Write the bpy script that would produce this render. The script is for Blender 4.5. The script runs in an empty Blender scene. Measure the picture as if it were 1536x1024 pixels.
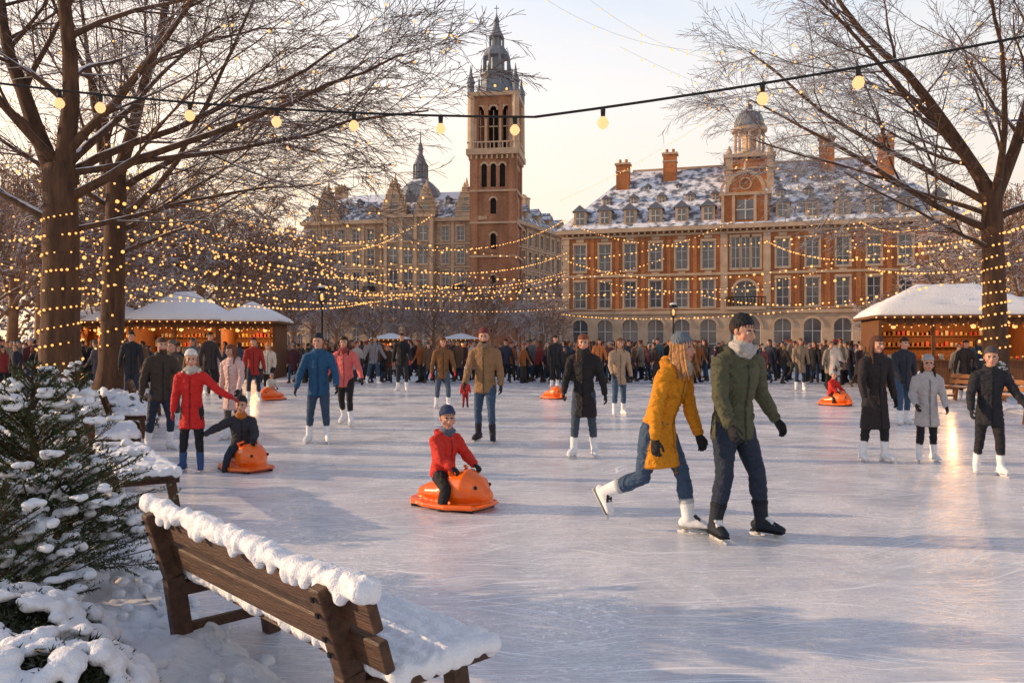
import bpy, math, random, time
import numpy as np
from mathutils import Vector, Matrix, noise
from mathutils.bvhtree import BVHTree
T0=time.time()
random.seed(7)
SC=bpy.context.scene
COL=SC.collection
EYE=1.6; F=1195.0
rad=math.radians
def at(u,v,d): return Vector(((u-768)/F*d, d, EYE+(517-v)/F*d))
def gnd(u,v):
    d=EYE*F/(v-517.0); return Vector(((u-768)/F*d, d, 0))

# ---------------------------------------------------------------- materials
def nodes(name):
    m=bpy.data.materials.new(name); m.use_nodes=True
    nt=m.node_tree; b=nt.nodes['Principled BSDF']; return m,nt,b
def N(nt,t,**k):
    n=nt.nodes.new(t)
    for a,v in k.items(): setattr(n,a,v)
    return n
def ramp(nt,fac,p0,p1,c0=(0,0,0,1),c1=(1,1,1,1)):
    r=N(nt,'ShaderNodeValToRGB'); e=r.color_ramp.elements
    e[0].position=p0;e[0].color=c0;e[1].position=p1;e[1].color=c1
    nt.links.new(fac,r.inputs[0]); return r.outputs[0]
def mixc(nt,fac,a,b,mode='MIX'):
    m=N(nt,'ShaderNodeMix',data_type='RGBA',blend_type=mode)
    for s,v in ((m.inputs[0],fac),(m.inputs[6],a),(m.inputs[7],b)):
        if isinstance(v,(int,float)): s.default_value=v
        elif isinstance(v,tuple): s.default_value=v if len(v)==4 else v+(1,)
        else: nt.links.new(v,s)
    return m.outputs[2]
def coords(nt,scale=(1,1,1),rot=(0,0,0),kind='Object'):
    tc=N(nt,'ShaderNodeTexCoord'); mp=N(nt,'ShaderNodeMapping')
    mp.inputs['Scale'].default_value=scale; mp.inputs['Rotation'].default_value=rot
    nt.links.new(tc.outputs[kind],mp.inputs[0]); return mp.outputs[0]
def noi(nt,vec,scale,detail=4,rough=.55,dist=0):
    n=N(nt,'ShaderNodeTexNoise'); n.inputs['Scale'].default_value=scale
    n.inputs['Detail'].default_value=detail; n.inputs['Roughness'].default_value=rough
    n.inputs['Distortion'].default_value=dist
    nt.links.new(vec,n.inputs['Vector']); return n.outputs['Fac']
def math_(nt,op,a,b=None,clamp=False):
    m=N(nt,'ShaderNodeMath',operation=op,use_clamp=clamp)
    for i,v in enumerate((a,b)):
        if v is None: continue
        if isinstance(v,(int,float)): m.inputs[i].default_value=v
        else: nt.links.new(v,m.inputs[i])
    return m.outputs[0]
SNOW=(.80,.81,.86)
def mat(name,c1,c2=None,scale=3,rough=.8,bump=.2,bscale=None,snow=None,stretch=(1,1,1),metal=0,snown=1.5,spec=.3,brick=None,coat=0,snowr=.12,det=4):
    m,nt,b=nodes(name); L=nt.links
    vec=coords(nt,stretch)
    c2=c2 or tuple(x*.6 for x in c1)
    n1=noi(nt,vec,scale,det)
    col=mixc(nt,ramp(nt,n1,.3,.7),c1,c2)
    if brick:
        tc=N(nt,'ShaderNodeTexCoord'); sp=N(nt,'ShaderNodeSeparateXYZ'); cb=N(nt,'ShaderNodeCombineXYZ')
        L.new(tc.outputs['Object'],sp.inputs[0])
        L.new(math_(nt,'ADD',sp.outputs[0],sp.outputs[1]),cb.inputs[0]); L.new(sp.outputs[2],cb.inputs[1])
        bt=N(nt,'ShaderNodeTexBrick'); bt.inputs['Scale'].default_value=brick
        bt.inputs['Color1'].default_value=(1,1,1,1); bt.inputs['Color2'].default_value=(.60,.55,.52,1)
        bt.inputs['Mortar'].default_value=(.85,.85,.85,1); bt.inputs['Mortar Size'].default_value=.02
        L.new(cb.outputs[0],bt.inputs[0])
        col=mixc(nt,.8,col,bt.outputs[0],'MULTIPLY')
        st=noi(nt,coords(nt,(1,1,.12)),.9,5)
        col=mixc(nt,ramp(nt,st,.42,.75),col,mixc(nt,.6,col,(.07,.04,.03)))
    if snow is not None:
        g=N(nt,'ShaderNodeNewGeometry'); s=N(nt,'ShaderNodeSeparateXYZ'); L.new(g.outputs['Normal'],s.inputs[0])
        nn=noi(nt,coords(nt),snown,4)
        v=math_(nt,'ADD',s.outputs[2],math_(nt,'MULTIPLY',math_(nt,'SUBTRACT',nn,.5),.9))
        col=mixc(nt,ramp(nt,v,snow,snow+snowr),col,SNOW)
    L.new(col,b.inputs['Base Color'])
    b.inputs['Roughness'].default_value=rough; b.inputs['Metallic'].default_value=metal
    b.inputs['Specular IOR Level'].default_value=spec; b.inputs['Coat Weight'].default_value=coat
    if bump:
        bp=N(nt,'ShaderNodeBump'); bp.inputs['Strength'].default_value=bump; bp.inputs['Distance'].default_value=.03
        L.new(noi(nt,vec,bscale or scale*6,4),bp.inputs['Height']); L.new(bp.outputs[0],b.inputs['Normal'])
    return m
def emat(name,c,s,sample=False):
    m,nt,b=nodes(name); b.inputs['Base Color'].default_value=(.08,.04,.015,1); b.inputs['Specular IOR Level'].default_value=.1
    b.inputs['Emission Color'].default_value=c+(1,); b.inputs['Emission Strength'].default_value=s
    if not sample: m.cycles.emission_sampling='NONE'
    return m
M_BRICK=mat('orange_brick',(.58,.225,.08),(.44,.155,.058),.6,.85,0,brick=3.2,snow=.93)
M_TBRICK=mat('tower_brick',(.50,.25,.14),(.37,.175,.10),.5,.85,0,brick=2.6,snow=.93)
M_STONE=mat('pale_stone',(.56,.40,.27),(.40,.275,.18),1.2,.8,0,snow=.8)
M_BEIGE=mat('beige_stone',(.57,.415,.285),(.42,.295,.20),.5,.85,0,brick=1.1,snow=.85)
M_SLATE=mat('slate_snow',(.11,.12,.15),(.18,.185,.21),2.5,.6,.2,snow=.64,snown=1.6,stretch=(1,1,2.5),snowr=.16)
M_LEAD=mat('lead_sheet',(.20,.22,.25),(.13,.145,.17),2,.5,0,snow=.78)
M_GLASS=mat('window_glass',(.05,.055,.07),(.14,.13,.13),.6,.08,0,spec=.9)
M_FRAME=mat('window_frame',(.62,.58,.52),(.5,.46,.42),2,.6,0)
M_DARK=mat('dark_void',(.02,.018,.018),None,2,.9,0)
M_BARK=mat('bark_snow',(.13,.066,.036),(.05,.028,.018),2.5,.9,.9,14,snow=.60,stretch=(3,3,.6),snown=2.5)
M_TWIG=mat('branch_snow',(.13,.068,.040),(.06,.034,.022),1.5,.9,0,snow=.50,snown=1.2,det=2)
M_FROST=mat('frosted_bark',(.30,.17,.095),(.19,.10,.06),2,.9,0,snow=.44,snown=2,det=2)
M_WOOD=mat('bench_wood',(.11,.052,.028),(.045,.022,.013),4,.5,.45,20,snow=None,stretch=(.6,8,8))
M_WOODO=mat('oak_wood',(.42,.17,.05),(.28,.1,.03),4,.5,.3,20,stretch=(.6,8,8),snow=.93)
M_HUT=mat('hut_wood',(.20,.085,.035),(.10,.042,.02),3,.7,.3,14,stretch=(6,6,.6))
M_IRON=mat('black_iron',(.02,.02,.022),None,3,.4,0,metal=.6)
M_FIR=mat('fir_needles',(.07,.095,.032),(.03,.045,.018),6,.7,0,snow=.98,snown=9,det=2)
M_LEAF=mat('bush_leaves',(.05,.06,.025),(.03,.035,.02),6,.6,0,snow=.8,snown=5,det=2)
M_WIRE=mat('cable',(.02,.018,.016),None,3,.6,0)
M_BULB=emat('warm_bulb',(1,.46,.13),1.9)
M_BIG=emat('large_warm_bulb',(1,.52,.23),1.5)
M_GLOW=emat('lantern_glow',(1,.45,.14),1.8)
def snow_mat(name,disp=.5):
    m,nt,b=nodes(name); L=nt.links; v=coords(nt)
    c=mixc(nt,noi(nt,v,2,3),(.78,.80,.86),(.89,.88,.88)); L.new(c,b.inputs['Base Color'])
    b.inputs['Roughness'].default_value=.6; b.inputs['Specular IOR Level'].default_value=.3
    h=math_(nt,'ADD',noi(nt,v,13,5,.6),math_(nt,'MULTIPLY',noi(nt,v,140,2),.22))
    bp=N(nt,'ShaderNodeBump'); bp.inputs['Strength'].default_value=disp; bp.inputs['Distance'].default_value=.05
    L.new(h,bp.inputs['Height']); L.new(bp.outputs[0],b.inputs['Normal']); return m
M_SNOW=snow_mat('snow',.6)
def ice_mat():
    m,nt,b=nodes('ice'); L=nt.links
    base=coords(nt)
    med=noi(nt,base,1.0,6,.70,.7)
    col=mixc(nt,ramp(nt,med,.38,.62),(.56,.60,.68),(.83,.82,.85))
    warp=N(nt,'ShaderNodeTexNoise'); warp.inputs['Scale'].default_value=.5; warp.inputs['Detail'].default_value=1
    L.new(base,warp.inputs['Vector'])
    tot=None
    for i,(ang,sc,th,ln,wp) in enumerate(((24,42,.62,.9,1.2),(66,34,.615,.7,-1.0),(-48,40,.62,.8,1.5),(-78,50,.615,.9,-.8),(105,60,.62,1.2,.9))):
        wv=N(nt,'ShaderNodeVectorMath',operation='MULTIPLY_ADD'); L.new(warp.outputs['Color'],wv.inputs[0]); wv.inputs[1].default_value=(wp,wp*1.3,0); L.new(base,wv.inputs[2])
        mp=N(nt,'ShaderNodeMapping'); mp.inputs['Rotation'].default_value=(0,0,rad(ang)); mp.inputs['Scale'].default_value=(ln,sc,1); mp.inputs['Location'].default_value=(i*7.3,i*3.1,0)
        L.new(wv.outputs[0],mp.inputs[0])
        s=ramp(nt,noi(nt,mp.outputs[0],1.0,2,.5),th-.02,th+.06)
        tot=s if tot is None else math_(nt,'MAXIMUM',tot,s)
    fr=ramp(nt,noi(nt,base,22,5,.80,.6),.47,.64)
    fr=math_(nt,'MULTIPLY',fr,ramp(nt,med,.34,.58))
    wht=math_(nt,'MAXIMUM',tot,math_(nt,'MULTIPLY',fr,.75))
    col=mixc(nt,math_(nt,'MULTIPLY',wht,.85),col,(.95,.94,.95))
    L.new(col,b.inputs['Base Color'])
    r=math_(nt,'ADD',math_(nt,'MULTIPLY',wht,.36),math_(nt,'ADD',-.03,math_(nt,'MULTIPLY',med,.28)))
    L.new(r,b.inputs['Roughness']); b.inputs['Specular IOR Level'].default_value=.9; b.inputs['IOR'].default_value=1.5
    bp=N(nt,'ShaderNodeBump'); bp.inputs['Strength'].default_value=.5; bp.inputs['Distance'].default_value=.009
    L.new(math_(nt,'ADD',wht,med),bp.inputs['Height']); L.new(bp.outputs[0],b.inputs['Normal'])
    return m
M_ICE=ice_mat()
def fabric():
    m,nt,b=nodes('clothing_and_skin'); L=nt.links
    a=N(nt,'ShaderNodeVertexColor',layer_name='Col'); v=coords(nt)
    n=noi(nt,v,22,3,.6,.5)
    c=mixc(nt,1.0,a.outputs[0],mixc(nt,n,(.72,.72,.72),(1.22,1.22,1.22)),'MULTIPLY')
    L.new(c,b.inputs['Base Color']); b.inputs['Roughness'].default_value=.75
    b.inputs['Specular IOR Level'].default_value=.25
    h=math_(nt,'ADD',noi(nt,coords(nt,(1,1,1.8)),8,3,.5,1.6),math_(nt,'MULTIPLY',noi(nt,v,70,2),.12))
    bp=N(nt,'ShaderNodeBump'); bp.inputs['Distance'].default_value=.07
    bp.inputs['Strength'].default_value=.55
    L.new(math_(nt,'MULTIPLY',h,a.outputs['Alpha']),bp.inputs['Height']); L.new(bp.outputs[0],b.inputs['Normal']); return m
M_FAB=fabric()
M_ORANGE=mat('orange_plastic',(.90,.16,.008),(.80,.115,.006),3,.3,.0,spec=.5,coat=.4)

# ---------------------------------------------------------------- mesh helpers
def empty(name,loc=(0,0,0),rz=0):
    e=bpy.data.objects.new(name,None); e.location=loc; e.rotation_euler=(0,0,rz); e.empty_display_size=.2; COL.objects.link(e); return e
def mkobj(name,me,parent=None,loc=None,rz=0):
    o=bpy.data.objects.new(name,me); COL.objects.link(o)
    if parent: o.parent=parent
    if loc is not None: o.location=loc
    o.rotation_euler=(0,0,rz); return o
class MB:
    def __init__(s): s.v=[];s.f=[];s.m=[];s.T=Matrix()
    def add(s,V,Fc,mi=0):
        o=len(s.v); T=s.T
        s.v+=[tuple(T@Vector(p)) for p in V]; s.f+=[tuple(i+o for i in f) for f in Fc]; s.m+=[mi]*len(Fc)
    def box(s,x0,x1,y0,y1,z0,z1,mi=0):
        s.add([(x0,y0,z0),(x1,y0,z0),(x1,y1,z0),(x0,y1,z0),(x0,y0,z1),(x1,y0,z1),(x1,y1,z1),(x0,y1,z1)],
              [(0,3,2,1),(4,5,6,7),(0,1,5,4),(1,2,6,5),(2,3,7,6),(3,0,4,7)],mi)
    def beam(s,a,b,w,h,mi=0,up=(0,0,1)):
        a=Vector(a);b=Vector(b);t=(b-a).normalized();u=Vector(up)
        x=t.cross(u)
        if x.length<.05: x=t.cross(Vector((0,1,0)))
        x.normalize(); y=x.cross(t)
        P=[]
        for c in (a,b):
            for i,j in ((-1,-1),(1,-1),(1,1),(-1,1)): P.append(c+x*i*w/2+y*j*h/2)
        s.add(P,[(0,3,2,1),(4,5,6,7),(0,1,5,4),(1,2,6,5),(2,3,7,6),(3,0,4,7)],mi)
    def rev(s,cx,cy,prof,n=8,mi=0,ph=0):
        V=[];Fc=[]
        for r,z in prof:
            for k in range(n):
                a=ph+2*math.pi*k/n; V.append((cx+r*math.cos(a),cy+r*math.sin(a),z))
        for i in range(len(prof)-1):
            for k in range(n):
                k2=(k+1)%n; Fc.append((i*n+k,i*n+k2,(i+1)*n+k2,(i+1)*n+k))
        Fc.append(tuple(range(n))[::-1]); Fc.append(tuple((len(prof)-1)*n+k for k in range(n)))
        s.add(V,Fc,mi)
    def obj(s,name,mats,parent=None,smooth=False,bevel=0):
        me=bpy.data.meshes.new(name); me.from_pydata(s.v,[],s.f)
        for m in mats: me.materials.append(m)
        me.polygons.foreach_set('material_index',s.m)
        if smooth: me.polygons.foreach_set('use_smooth',[True]*len(me.polygons))
        me.update(); o=mkobj(name,me,parent)
        if bevel:
            b=o.modifiers.new('bevel','BEVEL'); b.width=bevel; b.segments=2; b.limit_method='ANGLE'
        return o
def facade(mb,x0,x1,z0,z1,ops,mw=0,mg=1,mf=2,dep=.28,y=0.0,trim=None,bars=(1,2)):
    xs=sorted(set([x0,x1]+[round(o[0],3) for o in ops]+[round(o[1],3) for o in ops]))
    zs=sorted(set([z0,z1]+[round(o[2],3) for o in ops]+[round(o[3],3) for o in ops]))
    for i in range(len(xs)-1):
        for j in range(len(zs)-1):
            cx=(xs[i]+xs[i+1])/2; cz=(zs[j]+zs[j+1])/2
            if any(o[0]<cx<o[1] and o[2]<cz<o[3] for o in ops): continue
            mb.add([(xs[i],y,zs[j]),(xs[i+1],y,zs[j]),(xs[i+1],y,zs[j+1]),(xs[i],y,zs[j+1])],[(0,1,2,3)],mw)
    for o in ops:
        a,b,c,d=[round(q,3) for q in o[:4]]; arch=len(o)>4 and o[4]
        mb.add([(a,y,c),(b,y,c),(b,y,d),(a,y,d),(a,y+dep,c),(b,y+dep,c),(b,y+dep,d),(a,y+dep,d)],
               [(0,4,5,1),(1,5,6,2),(2,6,7,3),(3,7,4,0)],mw)
        tilt=random.uniform(-.02,.02)
        mb.add([(a,y+dep-.02+tilt,c),(b,y+dep-.02-tilt,c),(b,y+dep-.02-tilt,d),(a,y+dep-.02+tilt,d)],[(0,1,2,3)],mg)
        fw=.07; yy=y+dep-.12
        mb.box(a,a+fw,yy,yy+.06,c,d,mf); mb.box(b-fw,b,yy,yy+.06,c,d,mf)
        mb.box(a+fw,b-fw,yy,yy+.06,d-fw,d,mf); mb.box(a+fw,b-fw,yy,yy+.06,c,c+fw,mf)
        for k in range(bars[0]):
            xm=a+(b-a)*(k+1)/(bars[0]+1); mb.box(xm-.035,xm+.035,yy-.01,yy+.05,c+fw,d-fw,mf)
        for k in range(bars[1]):
            zm=c+(d-c)*(k+1)/(bars[1]+1); mb.box(a+fw,b-fw,yy+.01,yy+.045,zm-.03,zm+.03,mf)
        if arch:
            r=(b-a)/2; cx=(a+b)/2; n=10
            for k in range(n):
                t0=math.pi*k/n; t1=math.pi*(k+1)/n
                p0=(cx-r*math.cos(t0),d-r+r*math.sin(t0)); p1=(cx-r*math.cos(t1),d-r+r*math.sin(t1))
                mb.add([(p0[0],y+.003,p0[1]),(p1[0],y+.003,p1[1]),(p1[0],y+.003,d),(p0[0],y+.003,d)],[(0,1,2,3)],mw)
                q0=(cx-(r+.22)*math.cos(t0),d-r+(r+.22)*math.sin(t0)); q1=(cx-(r+.22)*math.cos(t1),d-r+(r+.22)*math.sin(t1))
                if trim is not None:
                    mb.add([(p0[0],y-.07,p0[1]),(p1[0],y-.07,p1[1]),(q1[0],y-.07,q1[1]),(q0[0],y-.07,q0[1]),
                            (p0[0],y+.2,p0[1]),(p1[0],y+.2,p1[1])],[(0,1,2,3),(0,4,5,1)],trim)
        elif trim is not None:
            mb.box(a-.14,b+.14,y-.12,y-.002,c-.16,c-.002,trim)
            mb.box(a-.14,b+.14,y-.08,y-.002,d+.002,d+.22,trim)
            mb.box(a-.13,a-.002,y-.05,y-.002,c,d,trim); mb.box(b+.002,b+.13,y-.05,y-.002,c,d,trim)
def gable(mb,x,y,z,w,h,d,mi):
    mb.add([(x-w/2,y,z),(x+w/2,y,z),(x,y,z+h),(x-w/2,y+d,z),(x+w/2,y+d,z),(x,y+d,z+h)],[(0,1,2),(3,5,4),(0,2,5,3),(1,4,5,2),(0,3,4,1)],mi)
def dormer(mb,x,y,z,w,h,d,wall,roof,glass,frame):
    mb.box(x-w/2,x+w/2,y,y+d,z,z+h,wall)
    mb.box(x-w*.3,x+w*.3,y-.03,y-.005,z+h*.15,z+h*.9,glass)
    mb.box(x-.03,x+.03,y-.06,y-.031,z+h*.15,z+h*.9,frame)
    mb.box(x-w*.3,x+w*.3,y-.06,y-.032,z+h*.5,z+h*.56,frame)
    gable(mb,x,y-.15,z+h+.003,w*1.3,w*.55,d+.15,roof)
def ico(c,r,el=1.0):
    t=(1+5**.5)/2
    V=np.array([(-1,t,0),(1,t,0),(-1,-t,0),(1,-t,0),(0,-1,t),(0,1,t),(0,-1,-t),(0,1,-t),(t,0,-1),(t,0,1),(-t,0,-1),(-t,0,1)],float)
    V/=np.linalg.norm(V[0]); V*=r; V[:,2]*=el
    return [tuple(p) for p in (V+np.array(c))]
ICOF=[(0,11,5),(0,5,1),(0,1,7),(0,7,10),(0,10,11),(1,5,9),(5,11,4),(11,10,2),(10,7,6),(7,1,8),(3,9,4),(3,4,2),(3,2,6),(3,6,8),(3,8,9),(4,9,5),(2,4,11),(6,2,10),(8,6,7),(9,8,1)]

# ---------------------------------------------------------------- fused organic surfaces
def G(): return {'v':[],'f':[],'c':[]}
def loft(g,pts,rads,col,xd=(1,0,0),n=12,cap=1.0):
    pts=[Vector(p) for p in pts]; m=len(pts); xd=Vector(xd)
    rads=[(r,r) if isinstance(r,(int,float)) else r for r in rads]
    rings=[]
    for i in range(m):
        t=(pts[min(i+1,m-1)]-pts[max(i-1,0)]).normalized()
        a=xd-t*xd.dot(t)
        if a.length<.15: a=Vector((0,1,0))-t*t.y
        a.normalize(); b=t.cross(a)
        if i==0:
            r=min(rads[0])*cap
            for ph in (1.35,.95,.5): rings.append((pts[0]-t*r*math.sin(ph),a,b,rads[0][0]*math.cos(ph),rads[0][1]*math.cos(ph)))
        rings.append((pts[i],a,b,rads[i][0],rads[i][1]))
        if i==m-1:
            r=min(rads[-1])*cap
            for ph in (.5,.95,1.35): rings.append((pts[-1]+t*r*math.sin(ph),a,b,rads[-1][0]*math.cos(ph),rads[-1][1]*math.cos(ph)))
    o=len(g['v'])
    for c,a,b,ra,rb in rings:
        for k in range(n):
            th=2*math.pi*k/n; g['v'].append(tuple(c+a*ra*math.cos(th)+b*rb*math.sin(th)))
    R=len(rings)
    for i in range(R-1):
        for k in range(n):
            k2=(k+1)%n; g['f'].append((o+i*n+k,o+i*n+k2,o+(i+1)*n+k2,o+(i+1)*n+k)); g['c'].append(col)
    g['f'].append(tuple(o+k for k in range(n))[::-1]); g['c'].append(col)
    g['f'].append(tuple(o+(R-1)*n+k for k in range(n))); g['c'].append(col)
def ell(g,c,r,col,R=None,n=14):
    c=Vector(c); R=R or Matrix.Identity(3); o=len(g['v']); m=8
    for i in range(1,m):
        ph=math.pi*i/m
        for k in range(n):
            th=2*math.pi*k/n
            g['v'].append(tuple(c+R@Vector((r[0]*math.sin(ph)*math.cos(th),r[1]*math.sin(ph)*math.sin(th),r[2]*math.cos(ph)))))
    for i in range(m-2):
        for k in range(n):
            k2=(k+1)%n; g['f'].append((o+i*n+k,o+(i+1)*n+k,o+(i+1)*n+k2,o+i*n+k2)); g['c'].append(col)
    g['f'].append(tuple(o+k for k in range(n))); g['c'].append(col)
    g['f'].append(tuple(o+(m-2)*n+k for k in range(n))[::-1]); g['c'].append(col)
def fuse(g,vox,sm=1,color=True,fold=0):
    me=bpy.data.meshes.new('tmp'); me.from_pydata(g['v'],[],g['f']); me.update()
    ob=bpy.data.objects.new('tmp',me); COL.objects.link(ob)
    md=ob.modifiers.new('r','REMESH'); md.mode='VOXEL'; md.voxel_size=vox
    if sm: s=ob.modifiers.new('s','SMOOTH'); s.factor=.5; s.iterations=sm
    dg=bpy.context.evaluated_depsgraph_get(); dg.update()
    m2=bpy.data.meshes.new_from_object(ob.evaluated_get(dg))
    nv=len(m2.vertices); v=np.empty(nv*3,'f'); m2.vertices.foreach_get('co',v); v=v.reshape(-1,3)
    nrm=np.empty(nv*3,'f'); m2.vertices.foreach_get('normal',nrm); nrm=nrm.reshape(-1,3)
    f=[tuple(p.vertices) for p in m2.polygons]; c=None
    if color:
        bv=BVHTree.FromPolygons([Vector(p) for p in g['v']],g['f']); c=np.ones((nv,4),'f'); gc=g['c']
        for i in range(nv):
            hit=bv.find_nearest(Vector(v[i])); k=gc[hit[2]] if hit[2] is not None else (.1,.1,.1)
            c[i,:3]=k[:3]; c[i,3]=k[3] if len(k)>3 else 1.0
    if fold:
        for i in range(nv):
            if c is not None and c[i,3]<.5: continue
            p=v[i]; w=noise.noise(Vector((p[0]*5,p[1]*5,p[2]*4)))*1.5
            q=noise.noise(Vector((p[0]*6,p[1]*6,p[2]*17+w*3)))+.45*noise.noise(Vector((p[0]*16+5,p[1]*16+w,p[2]*24)))
            q=(1-abs(q)*2.2)*.7 if fold>.0079 and c is not None else q
            v[i]=p+nrm[i]*q*fold
    bpy.data.objects.remove(ob); bpy.data.meshes.remove(me); bpy.data.meshes.remove(m2)
    return v,f,c
def assemble(name,parts,m):
    V=[];Fc=[];C=[];o=0
    for v,f,c in parts:
        V.append(np.asarray(v,'f').reshape(-1,3)); Fc+=[tuple(i+o for i in q) for q in f]
        C.append(c if c is not None else np.ones((len(v),4),'f')); o+=len(v)
    V=np.concatenate(V); me=bpy.data.meshes.new(name); me.from_pydata(V.tolist(),[],Fc)
    at_=me.color_attributes.new('Col','FLOAT_COLOR','POINT'); at_.data.foreach_set('color',np.concatenate(C).ravel())
    me.polygons.foreach_set('use_smooth',[True]*len(me.polygons)); me.materials.append(m); me.update(); return me
def blobs(name,lst,vox,m,parent=None,fold=.006):
    g=G()
    for c,r in lst: ell(g,c,r,(1,1,1),n=10)
    v,f,_=fuse(g,vox,2,False,fold); me=assemble(name,[(v,f,None)],m); return mkobj(name,me,parent)

# ---------------------------------------------------------------- people
SKIN=(.58,.31,.21,0.); WHITE=(.78,.78,.80); BLK=(.018,.018,.022); JEAN=(.045,.08,.14); DJEAN=(.022,.032,.055)
def dv(p,o,s):
    p=rad(p);o=rad(o); return Vector((s*math.sin(o),-math.sin(p)*math.cos(o),-math.cos(p)*math.cos(o)))
def person_mesh(name,H,pose,o,lod=1,seat=None):
    """lod 0 near, 1 mid, 2 far. local forward is -Y"""
    B=G();HD=G();HN=G();RAW=[]
    L=rad(pose.get('lean',4)); sl=rad(pose.get('side',0)); tw=rad(pose.get('twist',0))
    up=Vector((math.sin(sl),-math.sin(L),math.cos(L))).normalized()
    xa=Matrix.Rotation(tw,3,up)@Vector((1,0,0)); xa=(xa-up*xa.dot(up)).normalized(); fv=xa.cross(up)
    hip=Vector((0,0,0)); top=o.get('top',(.1,.1,.1)); pants=o.get('pants',JEAN); hem=o.get('hem',.07); pf=o.get('puff',1.0)*.97
    lf=o.get('legf',1.0)
    def Tq(h,f=0,x=0): return hip+up*h*H+fv*f*H+xa*x*H
    feet=[];n=16 if lod==0 else 12
    for s in (1,-1):
        lg=pose['leg'][0 if s==1 else 1]
        tp,to,sp,so=lg[:4]; fp=lg[4] if len(lg)>4 else 0
        h=hip+Vector((s*.046*H,0,-.01*H)); k=h+dv(tp,to,s)*.245*H*lf; a=k+dv(sp,so,s)*.225*H*lf
        w=o.get('legw',.93)
        loft(B,[h,h.lerp(k,.35),h.lerp(k,.85),k,k.lerp(a,.12),k.lerp(a,.35),k.lerp(a,.7),a],
             [(.056*H*w,.066*H*w),(.053*H*w,.06*H*w),(.040*H*w,.043*H*w),(.038*H*w,.042*H*w),(.036*H*w,.040*H*w),(.036*H*w,.043*H*w),(.028*H*w,.032*H*w),(.026*H*w,.028*H*w)],pants,n=n)
        yaw=rad(o.get('toe',14))*s; ff=Vector((math.sin(yaw),-math.cos(yaw),0)); sd=Vector((math.cos(yaw),math.sin(yaw),0))
        Rf=Matrix.Rotation(rad(fp),3,sd); ff=Rf@ff; uf=sd.cross(ff)*-1
        if uf.z<0 and abs(fp)<90: uf=-uf
        bc=tuple(o.get('boots',WHITE)[:3]); bcs=bc+(.12,)
        kd=(k-a).normalized()
        loft(B,[a+kd*.088*H,a+kd*.04*H,a-uf*.01*H],[(.035*H,.039*H),(.031*H,.035*H),(.030*H,.033*H)],bcs,n=n,cap=.5)
        loft(B,[a-uf*.024*H-ff*.028*H,a-uf*.022*H+ff*.02*H,a-uf*.026*H+ff*.065*H,a-uf*.034*H+ff*.10*H],[(.026*H,.024*H),(.027*H,.030*H),(.028*H,.022*H),(.025*H,.014*H)],bcs,xd=sd,n=n)
        sole=a-uf*.052*H
        def slab(c0,c1,w_,h_,col):
            t=(c1-c0); x=sd*w_/2; z=uf*h_/2
            P=[c0-x-z,c0+x-z,c0+x+z,c0-x+z,c1-x-z,c1+x-z,c1+x+z,c1-x+z]
            RAW.append((P,[(0,3,2,1),(4,5,6,7),(0,1,5,4),(1,2,6,5),(2,3,7,6),(3,0,4,7)],col))
        bl=o.get('blade',.045)
        if bl>0:
            slab(sole-ff*.045*H+uf*.006,sole+ff*.105*H+uf*.006,.048*H,.014,tuple(x*.25 for x in bc[:3]) if lod==0 else bc)
            slab(sole-ff*.06*H-uf*(bl-.012),sole+ff*.12*H-uf*(bl-.012),.006 if lod<2 else .012,.024,(.55,.57,.6))
            for q in (-.02,.075): slab(sole+ff*(q-.014)*H-uf*.018,sole+ff*(q+.014)*H-uf*.018,.014,.034,(.6,.6,.62) if bc[0]>.3 else (.5,.5,.5))
        feet.append(sole-uf*bl)
        if lod==0 and bl>0:
            for q in range(6):
                c0=a+ff*(.034+.011*q)*H+uf*(.014-.009*q)*H
                loft(B,[c0-sd*.018*H,c0+sd*.018*H],[.0042*H]*2,(.03,.03,.03,.1) if bc[0]>.3 else (.7,.7,.7,.1),n=6)
            loft(B,[a+kd*.078*H,a+kd*.092*H],[(.037*H,.041*H)]*2,tuple(x*.6 for x in bc)+(.1,),n=n,cap=.2)
    loft(B,[hip-Vector((0,0,.05*H)),hip+up*.05*H],[(.086*H,.068*H),(.086*H,.07*H)],pants,n=n)
    hm=-hem; fl=1+max(0,hem-.06)*1.3
    hipd=hip+Vector((0,0,hm*H))+fv*(.35*hem*H*math.sin(L))
    loft(B,[hipd,hipd.lerp(hip,.5),Tq(.03),Tq(.10),Tq(.18),Tq(.245),Tq(.288),Tq(.325)],
      [(.096*H*fl*pf,.080*H*fl*pf),(.096*H*pf*(1+fl)/2,.080*H*pf*(1+fl)/2),(.091*H*pf,.075*H*pf),(.084*H*pf,.071*H*pf),(.097*H*pf,.077*H*pf),(.105*H*pf,.071*H*pf),(.092*H,.056*H),(.046*H,.044*H)],top,xd=xa,n=n+4,cap=.12)
    loft(B,[Tq(.275,0,-.098),Tq(.292,0,-.045),Tq(.292,0,.045),Tq(.275,0,.098)],[.040*H,.045*H,.045*H,.040*H],top,xd=fv,n=n)
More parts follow.
